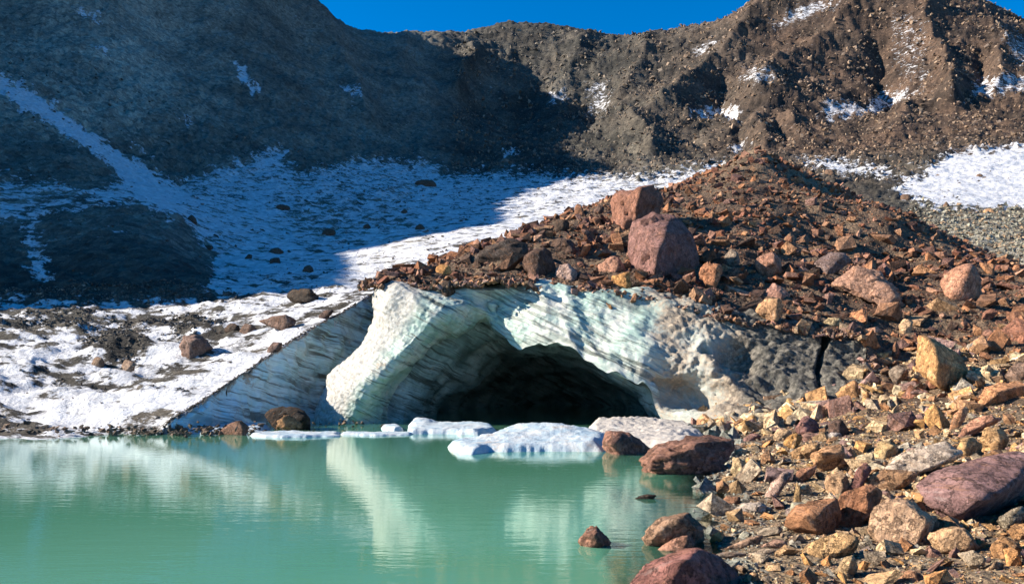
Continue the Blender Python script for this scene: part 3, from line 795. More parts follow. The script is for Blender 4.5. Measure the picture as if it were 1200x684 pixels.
def rock_shape(pts, sub, rough=0.06, power=300, seed=0):
    """worn polyhedron through a cloud of corner points"""
    pts = np.asarray(pts, float)
    lo, hi = pts.min(0), pts.max(0); c = (lo + hi) / 2; s = np.maximum((hi - lo) / 2, 1e-3)
    q = (pts - c) / s
    v, f, nn = hull(q)
    c2 = v.mean(0)
    d = ((v[f[:, 0]] - c2) * nn).sum(1)
    sg = np.sign(d); nn = nn * sg[:, None]; d = np.maximum(np.abs(d), 0.04)
    r0 = np.random.default_rng(9000 + seed)
    # extra fracture planes knocked off the corners
    nc = 9
    cn = r0.normal(size=(nc, 3)); cn /= np.linalg.norm(cn, axis=1)[:, None]
    cd = ((v - c2) @ cn.T).max(0) * r0.uniform(0.70, 0.90, nc)
    nn = np.concatenate([nn, cn]); d = np.concatenate([d, cd])
    dirs, faces = ico(sub)
    m = np.maximum(dirs @ (nn / d[:, None]).T, 0)
    r = (m ** power).sum(1) ** (-1.0 / power)
    # chipped facets: small steps and tilts between patches of the surface
    K = 30
    sd = r0.normal(size=(K, 3)); sd /= np.linalg.norm(sd, axis=1)[:, None]
    wd = dirs + 0.22 * np.stack([pn3(dirs[:, 0] * 3 + seed, dirs[:, 1] * 3, dirs[:, 2] * 3, 221 + j) for j in range(3)], 1)
    k = np.argmax(wd @ sd.T, 1)
    tl = r0.normal(0, 1.0, (K, 3)); off = r0.normal(0, 0.35, K)
    r = r * (1 + rough * 0.9 * (0.8 * off[k] + 1.6 * ((dirs - sd[k]) * tl[k]).sum(1)))
    P = dirs * r[:, None] + c2
    o = seed * 3.7
    smax = s / s.max()
    W = P * smax
    dn = rough * (0.15 * fbm3(W[:, 0] * 2.2 + o, W[:, 1] * 2.2, W[:, 2] * 2.2, 2, 201, 0.55) + 0.28 * (0.4 - np.abs(pn3(W[:, 0] * 5 + o, W[:, 1] * 5, W[:, 2] * 8, 205))) + 0.30 * fbm3(W[:, 0] * 12 + o, W[:, 1] * 12, W[:, 2] * 16, 2, 209))
    # steps broken off along bedding
    st = np.floor(W[:, 2] * 6 + 1.8 * W[:, 0] + 0.5 * pn3(W[:, 0] * 2 + o, W[:, 1] * 2, W[:, 2] * 2, 213))
    dn += rough * 0.45 * np.sin(st * 12.9898 + o) * 0.6
    P = P + dirs * dn[:, None]
    P = c2 + (P - c2) * 1.05
    return P * s + c, faces

def add_rock(name, label, cat, color, V, Fc, base, group=None, mat=None, smooth=True):
    o = link(name, mesh_np(name, V - base, Fc, smooth), mat or M_ROCK)
    o.location = base; o.color = (*np.clip(np.array(color) * (1.00, 0.83, 0.74), 0, 1), 1.0)
    return tag(o, label, cat, group)

TAKEN = []          # photo-bearing boxes already holding a named rock
GROUND = {'h': (hill_z, 17.0, 95.0), 's': (shore_z, 4.0, 26.0), 'f': (lambda X, Y: far_full(X, Y)[0], 20.0, 260.0), 'w': (lambda X, Y: np.zeros_like(X), 3.0, 60.0)}
def hero(name, label, cat, color, sil, front=(), g='h', dep=0.8, sub=4, rough=0.10, power=300, D=None, skew=0.55, group='boulders and stones'):
    sil = np.array(sil, float)
    k = int(np.argmax(sil[:, 1])); bx, by = sil[k]
    fn, d0, d1 = GROUND[g]
    D0 = D or hit(bx, by - 1.0, fn, d0, d1) or hit(bx, by + 3.0, fn, d0, d1)
    if D0 is None:
        print('no ground for', label); return None
    wpx = min(np.ptp(sil[:, 0]), 1.6 * np.ptp(sil[:, 1]))
    dp = dep * wpx / F * D0
    c = sil.mean(0)
    low = sil[:, 1].max() - 0.15 * np.ptp(sil[:, 1])
    if len(front): skew = -0.15
    uw, vh = np.ptp(sil[:, 0]), np.ptp(sil[:, 1])
    sk = lambda x, y: -skew * (x - c[0]) / uw + 0.22 * (c[1] - y) / vh
    P = [at(x, y, D0 + (0.42 + 0.7 * sk(x, y)) * dp) for x, y in sil]
    P += [at(*(c + (q - c) * 0.78), D0 + dp) for q in sil[1::2]]
    P += [at(x, y, D0 + f * dp) for x, y, f in front]
    if not len(front):
        P += [at(*(c + (q - c) * 0.84), D0 + (0.14 + sk(*q)) * dp) for q in sil[::2]]
    P = np.array(P)
    sink = 0.12 * np.ptp(P[:, 2])
    P[P[:, 2] < P[:, 2].min() + 0.18 * np.ptp(P[:, 2]), 2] -= sink
    TAKEN.append((sil[:, 0].min(), sil[:, 1].min(), sil[:, 0].max(), sil[:, 1].max(), label, D0))
    V, Fc = rock_shape(P, sub, rough, power, len(TAKEN))
    base = np.array([P[:, 0].mean(), P[:, 1].mean(), P[:, 2].min() + sink])
    return add_rock(name, label, cat, color, V, Fc, base, group)

RUST, TAN, OCHRE, CREAM = (0.40, 0.20, 0.10), (0.50, 0.35, 0.21), (0.58, 0.35, 0.14), (0.60, 0.48, 0.31)
PINK, PURP, BROWN, DARK = (0.45, 0.28, 0.21), (0.27, 0.18, 0.165), (0.28, 0.165, 0.105), (0.075, 0.06, 0.05)
GREY, PALE, GREEN, RED = (0.27, 0.25, 0.21), (0.55, 0.54, 0.50), (0.38, 0.37, 0.29), (0.36, 0.15, 0.11)

# on the moraine hill
hero('boulder', 'tall reddish boulder leaning on the skyline behind the largest purple boulder', 'boulder', (0.27, 0.155, 0.12), [(711, 236), (730, 224), (750, 217), (770, 217), (779, 240), (778, 254), (758, 268), (736, 266), (722, 264), (724, 240)], [(752, 222, -.55), (738, 264, -.55)], sub=5)
hero('boulder', 'largest purple brown boulder on the hill with a black right side', 'boulder', (0.235, 0.150, 0.145), [(737, 296), (745, 264), (770, 250), (790, 252), (812, 275), (820, 300), (815, 318), (765, 319), (742, 316)], [(774, 276, -.6), (766, 318, -.6)], sub=5, rough=0.06)
hero('boulder', 'long flat black boulder at the left end of the hill top', 'boulder', (0.075, 0.065, 0.06), [(556, 301), (570, 289), (600, 277), (616, 280), (619, 302), (588, 306), (560, 306)], sub=4)
hero('boulder', 'black boulder with a thin pale edge above the cave roof', 'boulder', (0.12, 0.085, 0.07), [(613, 303), (625, 291), (645, 291), (650, 315), (648, 323), (630, 323), (614, 313)], [(628, 297, -.3), (629, 322, -.3)])
hero('boulder', 'dark brown wedge boulder behind the pale edged black boulder', 'boulder', (0.11, 0.08, 0.065), [(641, 296), (648, 282), (660, 277), (672, 285), (678, 298), (655, 299)])
hero('boulder', 'pinkish block beside the left foot of the largest purple boulder', 'boulder', PINK, [(700, 311), (711, 301), (725, 298), (730, 312), (726, 321), (703, 319)])
hero('boulder', 'pale mauve rock right of the pale edged black boulder', 'boulder', (0.42, 0.34, 0.31), [(650, 324), (655, 312), (665, 308), (677, 317), (673, 331), (652, 330)])
hero('boulder', 'tan ochre block on the rubble edge above the bright ice', 'boulder', OCHRE, [(714, 333), (719, 322), (737, 317), (741, 336), (733, 344), (716, 343)])
hero('rock', 'small pointed rock standing alone against the sunlit snow', 'rock', BROWN, [(673, 252), (675, 238), (680, 240), (686, 249), (685, 254)], sub=3)
hero('rock', 'dark rock on the skyline left of the small pointed rock', 'rock', DARK, [(647, 270), (652, 258), (664, 257), (668, 268), (656, 272)], sub=3)
hero('rock', 'dark rounded rock between the pointed rock and the reddish skyline boulder', 'rock', (0.12, 0.09, 0.08), [(695, 248), (700, 241), (707, 242), (708, 250), (700, 252)], sub=3)
hero('rock', 'ochre rock on the left tip of the rubble beside the snow', 'rock', OCHRE, [(509, 320), (514, 309), (526, 310), (530, 320), (518, 324)], sub=3)
hero('rock', 'dark wet rock hanging over the ice edge at the left', 'rock', DARK, [(514, 334), (518, 328), (528, 328), (533, 342), (525, 350), (517, 344)], sub=3, D=26.5)
hero('rock', 'dark rock where the blue ice cliff meets the cave roof', 'rock', DARK, [(436, 340), (441, 333), (451, 333), (454, 338), (446, 343)], sub=3, D=27.6)
hero('rock', 'orange brown rock lodged in the bright ice below the rubble', 'rock', (0.40, 0.24, 0.10), [(706, 361), (711, 354), (719, 361), (717, 370), (709, 370)], sub=3, D=25.55)
hero('boulder', 'pinkish angular boulder at the right of the hill with a black right side', 'boulder', (0.46, 0.28, 0.20), [(1102, 333), (1119, 313), (1140, 310), (1150, 330), (1148, 346), (1128, 352), (1117, 350)], [(1139, 313, -.4), (1128, 342, -.5), (1119, 350, -.4)], sub=4)
hero('rock', 'orange brown wedge right behind the pinkish angular boulder', 'rock', (0.46, 0.27, 0.15), [(1145, 307), (1165, 311), (1166, 325), (1155, 319)], sub=3)
hero('flat_rock', 'long pinkish slab lying downhill in the middle of the hill front', 'slab', (0.44, 0.30, 0.23), [(976, 323), (985, 314), (1005, 312), (1030, 319), (1056, 344), (1063, 358), (1050, 362), (1022, 344), (986, 335)], sub=5, dep=0.6)
hero('rock', 'grey purple rock above the long pinkish slab', 'rock', (0.20, 0.17, 0.175), [(954, 309), (972, 296), (990, 297), (995, 307), (972, 322), (958, 319)], sub=4)
hero('rock', 'pinkish tan pointed rock with a black hollow under it', 'rock', PINK, [(885, 308), (893, 299), (906, 292), (915, 305), (919, 325), (906, 323), (890, 319)], [(908, 306, -.2)], sub=4)
hero('rock', 'rust orange block right of the largest purple boulder', 'rock', (0.48, 0.26, 0.15), [(816, 319), (829, 307), (845, 311), (844, 324), (836, 338), (822, 328)], sub=4)
hero('rock', 'grey brown rock above the rust orange block', 'rock', GREY, [(847, 302), (857, 292), (867, 299), (866, 312), (851, 310)], sub=3)
hero('rock', 'pink triangular rock above the muddy ice', 'rock', (0.45, 0.29, 0.24), [(894, 346), (906, 331), (916, 337), (926, 346), (921, 353), (900, 351)], sub=4)
hero('rock', 'ochre rock hanging over the muddy ice edge', 'rock', (0.50, 0.34, 0.20), [(886, 362), (896, 351), (912, 350), (916, 362), (909, 380), (896, 372)], sub=4)
hero('flat_rock', 'flat yellowish stone at the top of the black crack', 'slab', (0.50, 0.45, 0.28), [(965, 377), (972, 372), (984, 372), (989, 380), (973, 384)], sub=3)
hero('boulder', 'tall ochre block with a sharp vertical edge on the right slope', 'boulder', (0.56, 0.37, 0.18), [(1077, 393), (1091, 397), (1122, 415), (1139, 436), (1130, 450), (1096, 450), (1075, 430)], [(1099, 425, -.5), (1096, 450, -.5), (1091, 400, -.1)], sub=5, rough=0.07)
hero('rock', 'brown spike left of the tall ochre block', 'rock', BROWN, [(1044, 410), (1050, 399), (1054, 410), (1052, 421), (1046, 418)], [(1050, 404, -.3), (1050, 420, -.3)], sub=3)
hero('rock', 'pale tan rock above the brown spike', 'rock', CREAM, [(1052, 384), (1058, 372), (1070, 377), (1068, 391), (1056, 391)], sub=3)
hero('rock', 'grey lumpy rock on gravel below the brown spike', 'rock', GREY, [(1040, 437), (1050, 427), (1064, 434), (1062, 446), (1046, 448)], sub=3)
hero('boulder', 'large orange boulder cut by the right edge under the ochre block', 'boulder', (0.56, 0.33, 0.18), [(1140, 476), (1155, 453), (1180, 447), (1212, 450), (1216, 486), (1190, 492), (1143, 490)], [(1160, 462, -.1)], sub=5, g='h')
hero('rock', 'grey brown ribbed rock above the large orange boulder', 'rock', (0.24, 0.19, 0.16), [(1176, 442), (1188, 428), (1210, 420), (1214, 446), (1190, 450)], sub=4)
hero('rock', 'striped ochre rock at the right edge of the muddy ice', 'rock', (0.54, 0.35, 0.18), [(974, 468), (985, 455), (1000, 446), (1012, 455), (1006, 469), (988, 475)], sub=4, g='h', D=21.3)
# right bank
hero('rock', 'yellow ochre upright stone below the tall block', 'rock', (0.60, 0.39, 0.17), [(1083, 489), (1089, 475), (1097, 474), (1112, 495), (1108, 504), (1090, 500)], g='s')
hero('flat_rock', 'orange leaning slab right of the yellow upright stone', 'slab', (0.55, 0.34, 0.20), [(1111, 502), (1118, 486), (1130, 475), (1135, 483), (1120, 505)], g='s', dep=0.5)
hero('flat_rock', 'pinkish orange slab under the large orange boulder', 'slab', (0.52, 0.31, 0.22), [(1117, 512), (1140, 489), (1175, 487), (1168, 495), (1138, 505), (1123, 516)], g='s', dep=0.6)
hero('rock', 'tan ochre stone behind the big purple slab', 'rock', (0.56, 0.40, 0.21), [(1147, 517), (1155, 503), (1170, 500), (1184, 510), (1172, 529), (1152, 531)], [(1172, 508, -.1), (1168, 530, -.1)], g='s')
hero('rock', 'yellowish stone with a black right face behind the streaked slab', 'rock', (0.56, 0.42, 0.22), [(1119, 530), (1127, 514), (1140, 512), (1152, 522), (1150, 534), (1128, 537)], [(1132, 515, -.1), (1134, 536, -.1)], g='s')
hero('flat_rock', 'pale grey and white streaked flat slab in the middle of the bank', 'slab', (0.60, 0.57, 0.49), [(1030, 553), (1058, 533), (1075, 525), (1106, 518), (1127, 536), (1104, 545), (1076, 553), (1045, 560)], g='s', sub=5, dep=0.7)
hero('flat_rock', 'orange tan slab in front of the pale streaked slab', 'slab', (0.58, 0.40, 0.24), [(1013, 561), (1034, 551), (1076, 550), (1073, 560), (1046, 576), (1032, 571), (1015, 571)], g='s', sub=5, dep=0.5)
hero('rock', 'pale yellow block left of the streaked slab', 'rock', (0.60, 0.50, 0.28), [(1021, 536), (1030, 517), (1043, 516), (1058, 531), (1050, 538), (1026, 539)], [(1043, 518, -.1), (1041, 538, -.1)], g='s')
hero('flat_rock', 'biggest slab on the bank of rough purple rock tilted at the right edge', 'slab', (0.275, 0.19, 0.195), [(1064, 580), (1080, 565), (1110, 546), (1150, 531), (1182, 525), (1200, 530), (1216, 542), (1216, 566), (1180, 584), (1155, 600), (1124, 613), (1108, 600), (1088, 592)], [(1160, 578, -.25), (1122, 604, -.2)], g='s', sub=5, rough=0.05, dep=0.75)
hero('boulder', 'big pale tan block with a flat sunlit face below the streaked slab', 'boulder', (0.56, 0.43, 0.30), [(1014, 616), (1021, 601), (1034, 597), (1048, 582), (1066, 584), (1092, 606), (1097, 613), (1083, 630), (1060, 638), (1026, 638), (1016, 627)], [(1028, 606, .15), (1052, 588, .1), (1082, 612, -.35), (1074, 636, -.4), (1026, 634, .1)], g='s', sub=5, rough=0.07, dep=0.7)
hero('rock', 'tan wedge right of the big pale tan block', 'rock', (0.56, 0.42, 0.26), [(1085, 632), (1109, 616), (1128, 617), (1142, 634), (1146, 641), (1122, 650), (1100, 648)], g='s')
hero('rock', 'pale greenish stone under the tan wedge', 'rock', (0.52, 0.48, 0.36), [(1121, 648), (1140, 645), (1156, 655), (1150, 668), (1138, 666)], g='s')
hero('rock', 'orange brown stone with a pale rim below the purple slab', 'rock', (0.48, 0.31, 0.16), [(1158, 637), (1170, 625), (1199, 639), (1192, 652), (1168, 656)], g='s')
hero('rock', 'rounded orange stone at the right edge below the purple slab', 'rock', (0.56, 0.36, 0.18), [(1180, 622), (1190, 614), (1212, 613), (1216, 630), (1190, 634)], g='s')
hero('rock', 'grey green angular stone under the right end of the purple slab', 'rock', GREEN, [(1169, 610), (1180, 600), (1198, 592), (1208, 603), (1180, 620)], g='s')
hero('flat_rock', 'long tan splinter at the bottom right pointing towards the lake', 'slab', (0.56, 0.44, 0.29), [(1126, 690), (1150, 668), (1172, 653), (1178, 662), (1160, 680), (1138, 699)], g='s', dep=0.6, D=5.75)
hero('rock', 'orange brown stone with a black hollow at the bottom edge', 'rock', (0.48, 0.30, 0.19), [(1044, 688), (1054, 671), (1068, 667), (1088, 680), (1086, 698), (1050, 700)], g='s', D=5.6)
hero('boulder', 'rust coloured split boulder left of the big pale tan block', 'boulder', (0.44, 0.26, 0.15), [(919, 612), (934, 590), (965, 583), (982, 583), (985, 604), (980, 622), (956, 628), (930, 619)], [(936, 596, -.1), (962, 592, -.1), (958, 622, -.2)], g='s', sub=5, rough=0.07)
hero('boulder', 'red brown cracked boulder against the right side of the rust split boulder', 'boulder', (0.36, 0.20, 0.12), [(980, 592), (990, 575), (1014, 568), (1032, 577), (1024, 602), (1000, 618), (983, 620)], g='s', sub=5, rough=0.08)
hero('boulder', 'rounded orange boulder in the middle of the bank', 'boulder', (0.56, 0.37, 0.21), [(950, 534), (965, 523), (990, 522), (999, 535), (992, 548), (976, 553), (955, 546)], [(962, 530, -.05), (985, 534, -.1)], g='s', sub=4)
hero('rock', 'tan block under the rounded orange boulder', 'rock', (0.56, 0.42, 0.27), [(966, 562), (974, 552), (991, 553), (995, 567), (986, 579), (968, 576)], g='s')
hero('rock', 'purple red blade of rock right of the tan block', 'rock', (0.28, 0.16, 0.15), [(991, 576), (1002, 554), (1012, 540), (1021, 550), (1011, 571), (997, 581)], g='s')
hero('rock', 'bright ochre slanting stone left of the rounded orange boulder', 'rock', (0.58, 0.37, 0.14), [(917, 521), (925, 509), (935, 507), (941, 512), (931, 526)], g='s')
hero('rock', 'ochre flat block under the bright ochre slanting stone', 'rock', (0.52, 0.37, 0.20), [(922, 532), (944, 520), (961, 520), (953, 540), (930, 541)], g='s')
hero('rock', 'upright tan spike behind the rust split boulder', 'rock', (0.55, 0.43, 0.23), [(929, 588), (933, 565), (938, 570), (939, 592)], g='s', sub=3)
hero('flat_rock', 'rust slab leaning left of the tan block', 'slab', (0.42, 0.25, 0.17), [(923, 562), (940, 548), (956, 545), (951, 558), (931, 566)], g='s', dep=0.6)
hero('flat_rock', 'pinkish white slab standing left of the rust slab', 'slab', (0.58, 0.46, 0.40), [(893, 583), (905, 565), (918, 553), (931, 552), (916, 571), (906, 585)], g='s', dep=0.5)
hero('rock', 'cream block near the water beyond the flat grey stones', 'rock', (0.56, 0.48, 0.30), [(857, 556), (859, 536), (870, 536), (875, 552), (868, 560)], g='s')
hero('flat_rock', 'flat pale grey slab at the water edge with a black right end', 'slab', (0.50, 0.48, 0.42), [(857, 598), (868, 590), (890, 588), (904, 596), (892, 603)], [(889, 592, -.1), (888, 602, -.1)], g='s')
hero('rock', 'orange stone with a black left end in shallow water', 'rock', (0.46, 0.28, 0.18), [(839, 591), (852, 581), (868, 582), (866, 592), (846, 595)], g='s', sub=3)
hero('flat_rock', 'thin tan slab at the water edge left of the rust split boulder', 'slab', (0.42, 0.32, 0.24), [(846, 643), (880, 629), (896, 626), (888, 638), (856, 646)], g='s', dep=0.5)
hero('flat_rock', 'pink flat stone right of the thin tan slab', 'slab', (0.46, 0.33, 0.26), [(889, 641), (908, 631), (926, 634), (916, 644)], g='s', dep=0.6, sub=3)
hero('flat_rock', 'thin grey slab lying in the water in front of the thin tan slab', 'slab', (0.36, 0.34, 0.29), [(838, 648), (855, 645), (876, 647), (870, 653), (844, 653)], g='s', dep=0.6, sub=3)
hero('flat_rock', 'thin pale slab right of the thin grey slab', 'slab', (0.44, 0.40, 0.32), [(874, 650), (890, 643), (915, 643), (918, 650), (882, 654)], g='s', dep=0.6, sub=3)
hero('rock', 'yellow crumbling mound of stone in front of the rust split boulder', 'rock', (0.57, 0.42, 0.22), [(935, 652), (945, 638), (962, 629), (990, 621), (1012, 630), (1004, 645), (965, 657)], g='s', sub=5, rough=0.07, power=14)
hero('rock', 'cream angular stone at the bottom below the yellow mound', 'rock', (0.58, 0.48, 0.29), [(978, 671), (988, 655), (1000, 650), (1005, 665), (996, 679), (982, 678)], [(998, 655, -.1), (994, 678, -.1)], g='s')
hero('rock', 'small tan stone at the bottom beside the large red boulder', 'rock', TAN, [(871, 680), (878, 670), (888, 671), (890, 680), (880, 684)], g='s', sub=3)
hero('boulder', 'large dark red boulder at the bottom edge with its sunlit top towards the lake', 'boulder', (0.29, 0.155, 0.145), [(718, 702), (732, 672), (760, 660), (800, 645), (818, 643), (840, 652), (864, 674), (878, 704)], [(800, 657, -.35), (775, 702, -.45), (815, 645, .1)], g='w', sub=5, rough=0.05, dep=0.9, D=5.6)
hero('boulder', 'brown rough boulder at the water edge behind the large red boulder', 'boulder', (0.34, 0.25, 0.18), [(747, 634), (760, 620), (778, 604), (800, 598), (815, 600), (828, 620), (829, 634), (800, 643), (765, 644)], [(790, 610, -.1), (782, 640, -.1)], g='w', sub=5, rough=0.075)
hero('rock', 'orange brown slab of rock between the brown and the large red boulder', 'rock', (0.44, 0.27, 0.20), [(772, 644), (790, 631), (808, 626), (817, 635), (802, 646), (780, 650)], g='w', D=7.15)
hero('rock', 'small brown rock alone in the lake', 'rock', (0.34, 0.21, 0.16), [(677, 634), (688, 621), (699, 618), (708, 628), (717, 636), (700, 643), (682, 641)], [(695, 622, -.1), (703, 640, -.1)], g='w')
hero('boulder', 'dark wedge shaped boulder in the water against the floating ice', 'boulder', (0.26, 0.16, 0.13), [(705, 530), (709, 504), (730, 504), (752, 515), (763, 527), (748, 533), (717, 534)], [(716, 508, -.6), (717, 534, -.6), (750, 533, .1)], g='w', sub=4, D=16.2)
hero('boulder', 'broad dark slab boulder with a brown sunlit top at the water edge', 'boulder', (0.25, 0.155, 0.125), [(753, 538), (770, 522), (805, 513), (830, 512), (851, 516), (860, 532), (851, 551), (800, 558), (760, 556), (754, 548)], [(815, 523, -.1), (775, 540, -.35), (772, 555, -.3), (845, 550, -.05)], g='w', sub=5, dep=0.7, D=13.0)
hero('flat_rock', 'thin dark slab barely above the lake near the right shore', 'slab', DARK, [(740, 585), (755, 578), (771, 580), (762, 586)], g='w', sub=3, dep=0.6)
hero('rock', 'purple rock with a black right side near the muddy ice foot', 'rock', (0.34, 0.21, 0.20), [(932, 503), (940, 490), (952, 488), (962, 500), (958, 508), (938, 508)], [(944, 491, -.1), (944, 508, -.1)], g='s', sub=3)
hero('rock', 'black rock right of the purple rock near the muddy ice', 'rock', (0.12, 0.09, 0.08), [(967, 506), (974, 494), (986, 491), (995, 505), (982, 512)], g='s', sub=3)
hero('rock', 'small blue grey stone in front of the black rock', 'rock', (0.48, 0.50, 0.50), [(968, 511), (974, 506), (983, 506), (988, 511), (976, 515)], g='s', sub=3)
hero('rock', 'whitish crumbly stone left of the bright ochre slanting stone', 'rock', CREAM, [(904, 511), (912, 502), (926, 503), (927, 514), (910, 518)], g='s', sub=3)
hero('flat_rock', 'purple flat stone beside the broad dark slab boulder', 'slab', (0.36, 0.24, 0.22), [(867, 517), (879, 507), (893, 507), (890, 515), (872, 519)], g='s', sub=3, dep=0.6)
# left shore and snow
hero('boulder', 'dark boulder on the left shore in front of the blue ice cliff', 'boulder', (0.032, 0.03, 0.028), [(308, 494), (317, 476), (334, 473), (354, 478), (362, 490), (360, 501), (318, 503)], g='w', sub=4, D=23.2)
hero('rock', 'ochre brown rock in front of the dark shore boulder', 'rock', (0.32, 0.22, 0.12), [(323, 502), (329, 487), (341, 486), (354, 496), (352, 503)], [(331, 489, -.1), (337, 503, -.2)], g='w', D=22.4)
hero('rock', 'brown lump on the shore left of the dark shore boulder', 'rock', (0.24, 0.16, 0.12), [(256, 508), (266, 496), (280, 491), (291, 500), (286, 511)], g='w', D=21.2, rough=0.08)
hero('boulder', 'brown boulder with a pale top casting a long shadow on the snow slope', 'boulder', (0.25, 0.19, 0.165), [(208, 410), (213, 398), (227, 393), (243, 398), (247, 410), (236, 421), (214, 418)], [(226, 400, -.1), (228, 420, -.1)], g='f', power=40)
hero('boulder', 'long brown boulder resting on the snow near the blue ice edge', 'boulder', (0.24, 0.18, 0.15), [(304, 376), (320, 371), (342, 367), (349, 377), (335, 387), (318, 383)], g='f', power=40)
hero('rock', 'round dark rock touching another on the snow slope', 'rock', (0.17, 0.13, 0.11), [(279, 389), (287, 379), (297, 380), (301, 389), (289, 394)], g='f', sub=3, power=30)
hero('rock', 'flat black rock left of the round dark rock on the snow', 'rock', DARK, [(261, 387), (269, 378), (280, 380), (281, 389), (268, 391)], g='f', sub=3, power=30)
hero('boulder', 'black boulder at the border of blue shadow and sunlit snow', 'boulder', (0.07, 0.065, 0.055), [(336, 349), (345, 340), (363, 338), (373, 348), (366, 354), (342, 353)], g='f', power=30)
hero('rock', 'brown rock on the rim of the blue ice cliff', 'rock', (0.17, 0.13, 0.12), [(311, 411), (320, 401), (331, 401), (327, 411), (316, 415)], g='f', sub=3)
hero('rock', 'small dark rock on the upper rim of the blue ice cliff', 'rock', (0.14, 0.11, 0.10), [(371, 370), (380, 362), (392, 363), (386, 371), (376, 375)], g='f', sub=3)
hero('rock', 'pale tan rock on the dark dirt mound of the snow slope', 'rock', (0.44, 0.36, 0.28), [(141, 430), (148, 421), (159, 424), (157, 433), (146, 435)], g='f', sub=3)
hero('rock', 'brown rock at the left end of the dirt mound', 'rock', (0.24, 0.19, 0.14), [(105, 426), (112, 418), (122, 420), (122, 429), (110, 431)], g='f', sub=3)
for k, (x, y, w, h, lab) in enumerate([
        (225, 264, 13, 12, 'dark boulder beside the dark bank on the shaded snow'), (253, 281, 12, 6, 'flat dark boulder low on the shaded snow near the bank'), (245, 292, 11, 5, 'lowest flat dark boulder near the bank on the shaded snow'),
        (323, 298, 18, 8, 'long dark boulder in the middle of the shaded snow'), (291, 304, 10, 7, 'dark boulder left of the long dark boulder on shaded snow'), (322, 310, 15, 9, 'dark boulder just below the long dark boulder on shaded snow'),
        (361, 321, 14, 11, 'dark boulder on shaded snow above the sunlit border'), (500, 218, 24, 9, 'broad dark boulder high on the shaded snowfield below the mountain'), (385, 276, 16, 8, 'dark boulder on shaded snow right of the long dark boulder'),
        (470, 240, 12, 5, 'dark boulder between the broad boulder and the skyline rubble'), (330, 246, 18, 6, 'dark boulder in the dirty upper part of shaded snow'), (430, 268, 9, 6, 'small dark boulder in the centre of the shaded snowfield'),
        (492, 270, 11, 8, 'dark boulder on shaded snow nearest the sunlit tongue'), (473, 252, 10, 7, 'small dark boulder above the centre of the shaded snow'), (306, 272, 9, 5, 'small flat dark boulder in the left of the shaded snow'),
        (1062, 236, 14, 9, 'dark boulder on the sunlit snow right of the hill'), (1109, 246, 9, 9, 'round dark boulder on the sunlit snow above green scree'), (1148, 208, 8, 5, 'small brown boulder on the upper right snow'),
        (972, 206, 14, 8, 'dark boulder on dirty snow behind the hill top'), (1160, 252, 16, 8, 'tan boulder at the top of the green scree')]):
    s = np.array([(-.5, -.2), (-.3, -.8), (.1, -1.0), (.4, -.7), (.5, -.15), (.2, 0), (-.3, 0)]) * (w, h) + (x, y)
    hero('boulder', lab, 'boulder', (0.09, 0.08, 0.07) if k < 15 else ((0.17, 0.13, 0.10) if k < 19 else TAN), s + rng.normal(0, 0.08, s.shape) * (w, h), g='f', sub=3, power=30, rough=0.08)

# ------------------------------------------------------------------ medium stones of the rubble, each an object
def random_pts(r, slab):
    if r.random() < 0.75:
        q = np.array([(i, j, k) for i in (-1, 1) for j in (-1, 1) for k in (-1, 1)], float) * 0.8 + r.uniform(-0.34, 0.34, (8, 3))
        q[r.integers(8)] *= r.uniform(0.3, 0.6)
        q = np.concatenate([q, r.uniform(-1, 1, (2, 3))])
    else:
        q = r.normal(size=(11, 3)); q /= np.linalg.norm(q, axis=1)[:, None]
    return q * np.array([1.0, r.uniform(0.5, 0.9), r.uniform(0.22, 0.4) if slab else r.uniform(0.45, 0.8)])

PAL = {
    'h': [('brown', (0.25, 0.145, 0.095)), ('brown', (0.32, 0.195, 0.13)), ('reddish', (0.30, 0.15, 0.105)), ('purple brown', (0.24, 0.155, 0.14)), ('pinkish', (0.44, 0.28, 0.21)), ('rust', (0.40, 0.205, 0.11)), ('tan', (0.46, 0.32, 0.20)), ('dark', (0.11, 0.075, 0.06)), ('rust', (0.44, 0.25, 0.14))],
    's': [('ochre', (0.60, 0.36, 0.15)), ('orange', (0.58, 0.32, 0.14)), ('tan', (0.58, 0.41, 0.24)), ('tan', (0.50, 0.36, 0.21)), ('cream', (0.62, 0.50, 0.32)), ('rust', (0.42, 0.23, 0.12)), ('grey', (0.38, 0.33, 0.26)), ('purple brown', (0.32, 0.20, 0.17)), ('brown', (0.36, 0.22, 0.13))],
}
def rot_mats(r, n, tilt):
    yaw = r.uniform(0, 2 * math.pi, n); t1 = r.normal(0, tilt, n); t2 = r.normal(0, tilt, n)
    cy, sy = np.cos(yaw), np.sin(yaw); c1, s1 = np.cos(t1), np.sin(t1); c2, s2 = np.cos(t2), np.sin(t2)
    o, z = np.ones(n), np.zeros(n)
    Rz = np.stack([cy, -sy, z, sy, cy, z, z, z, o], -1).reshape(n, 3, 3)
    Rx = np.stack([o, z, z, z, c1, -s1, z, s1, c1], -1).reshape(n, 3, 3)
    Ry = np.stack([c2, z, s2, z, o, z, -s2, z, c2], -1).reshape(n, 3, 3)
    return Rx @ Ry @ Rz

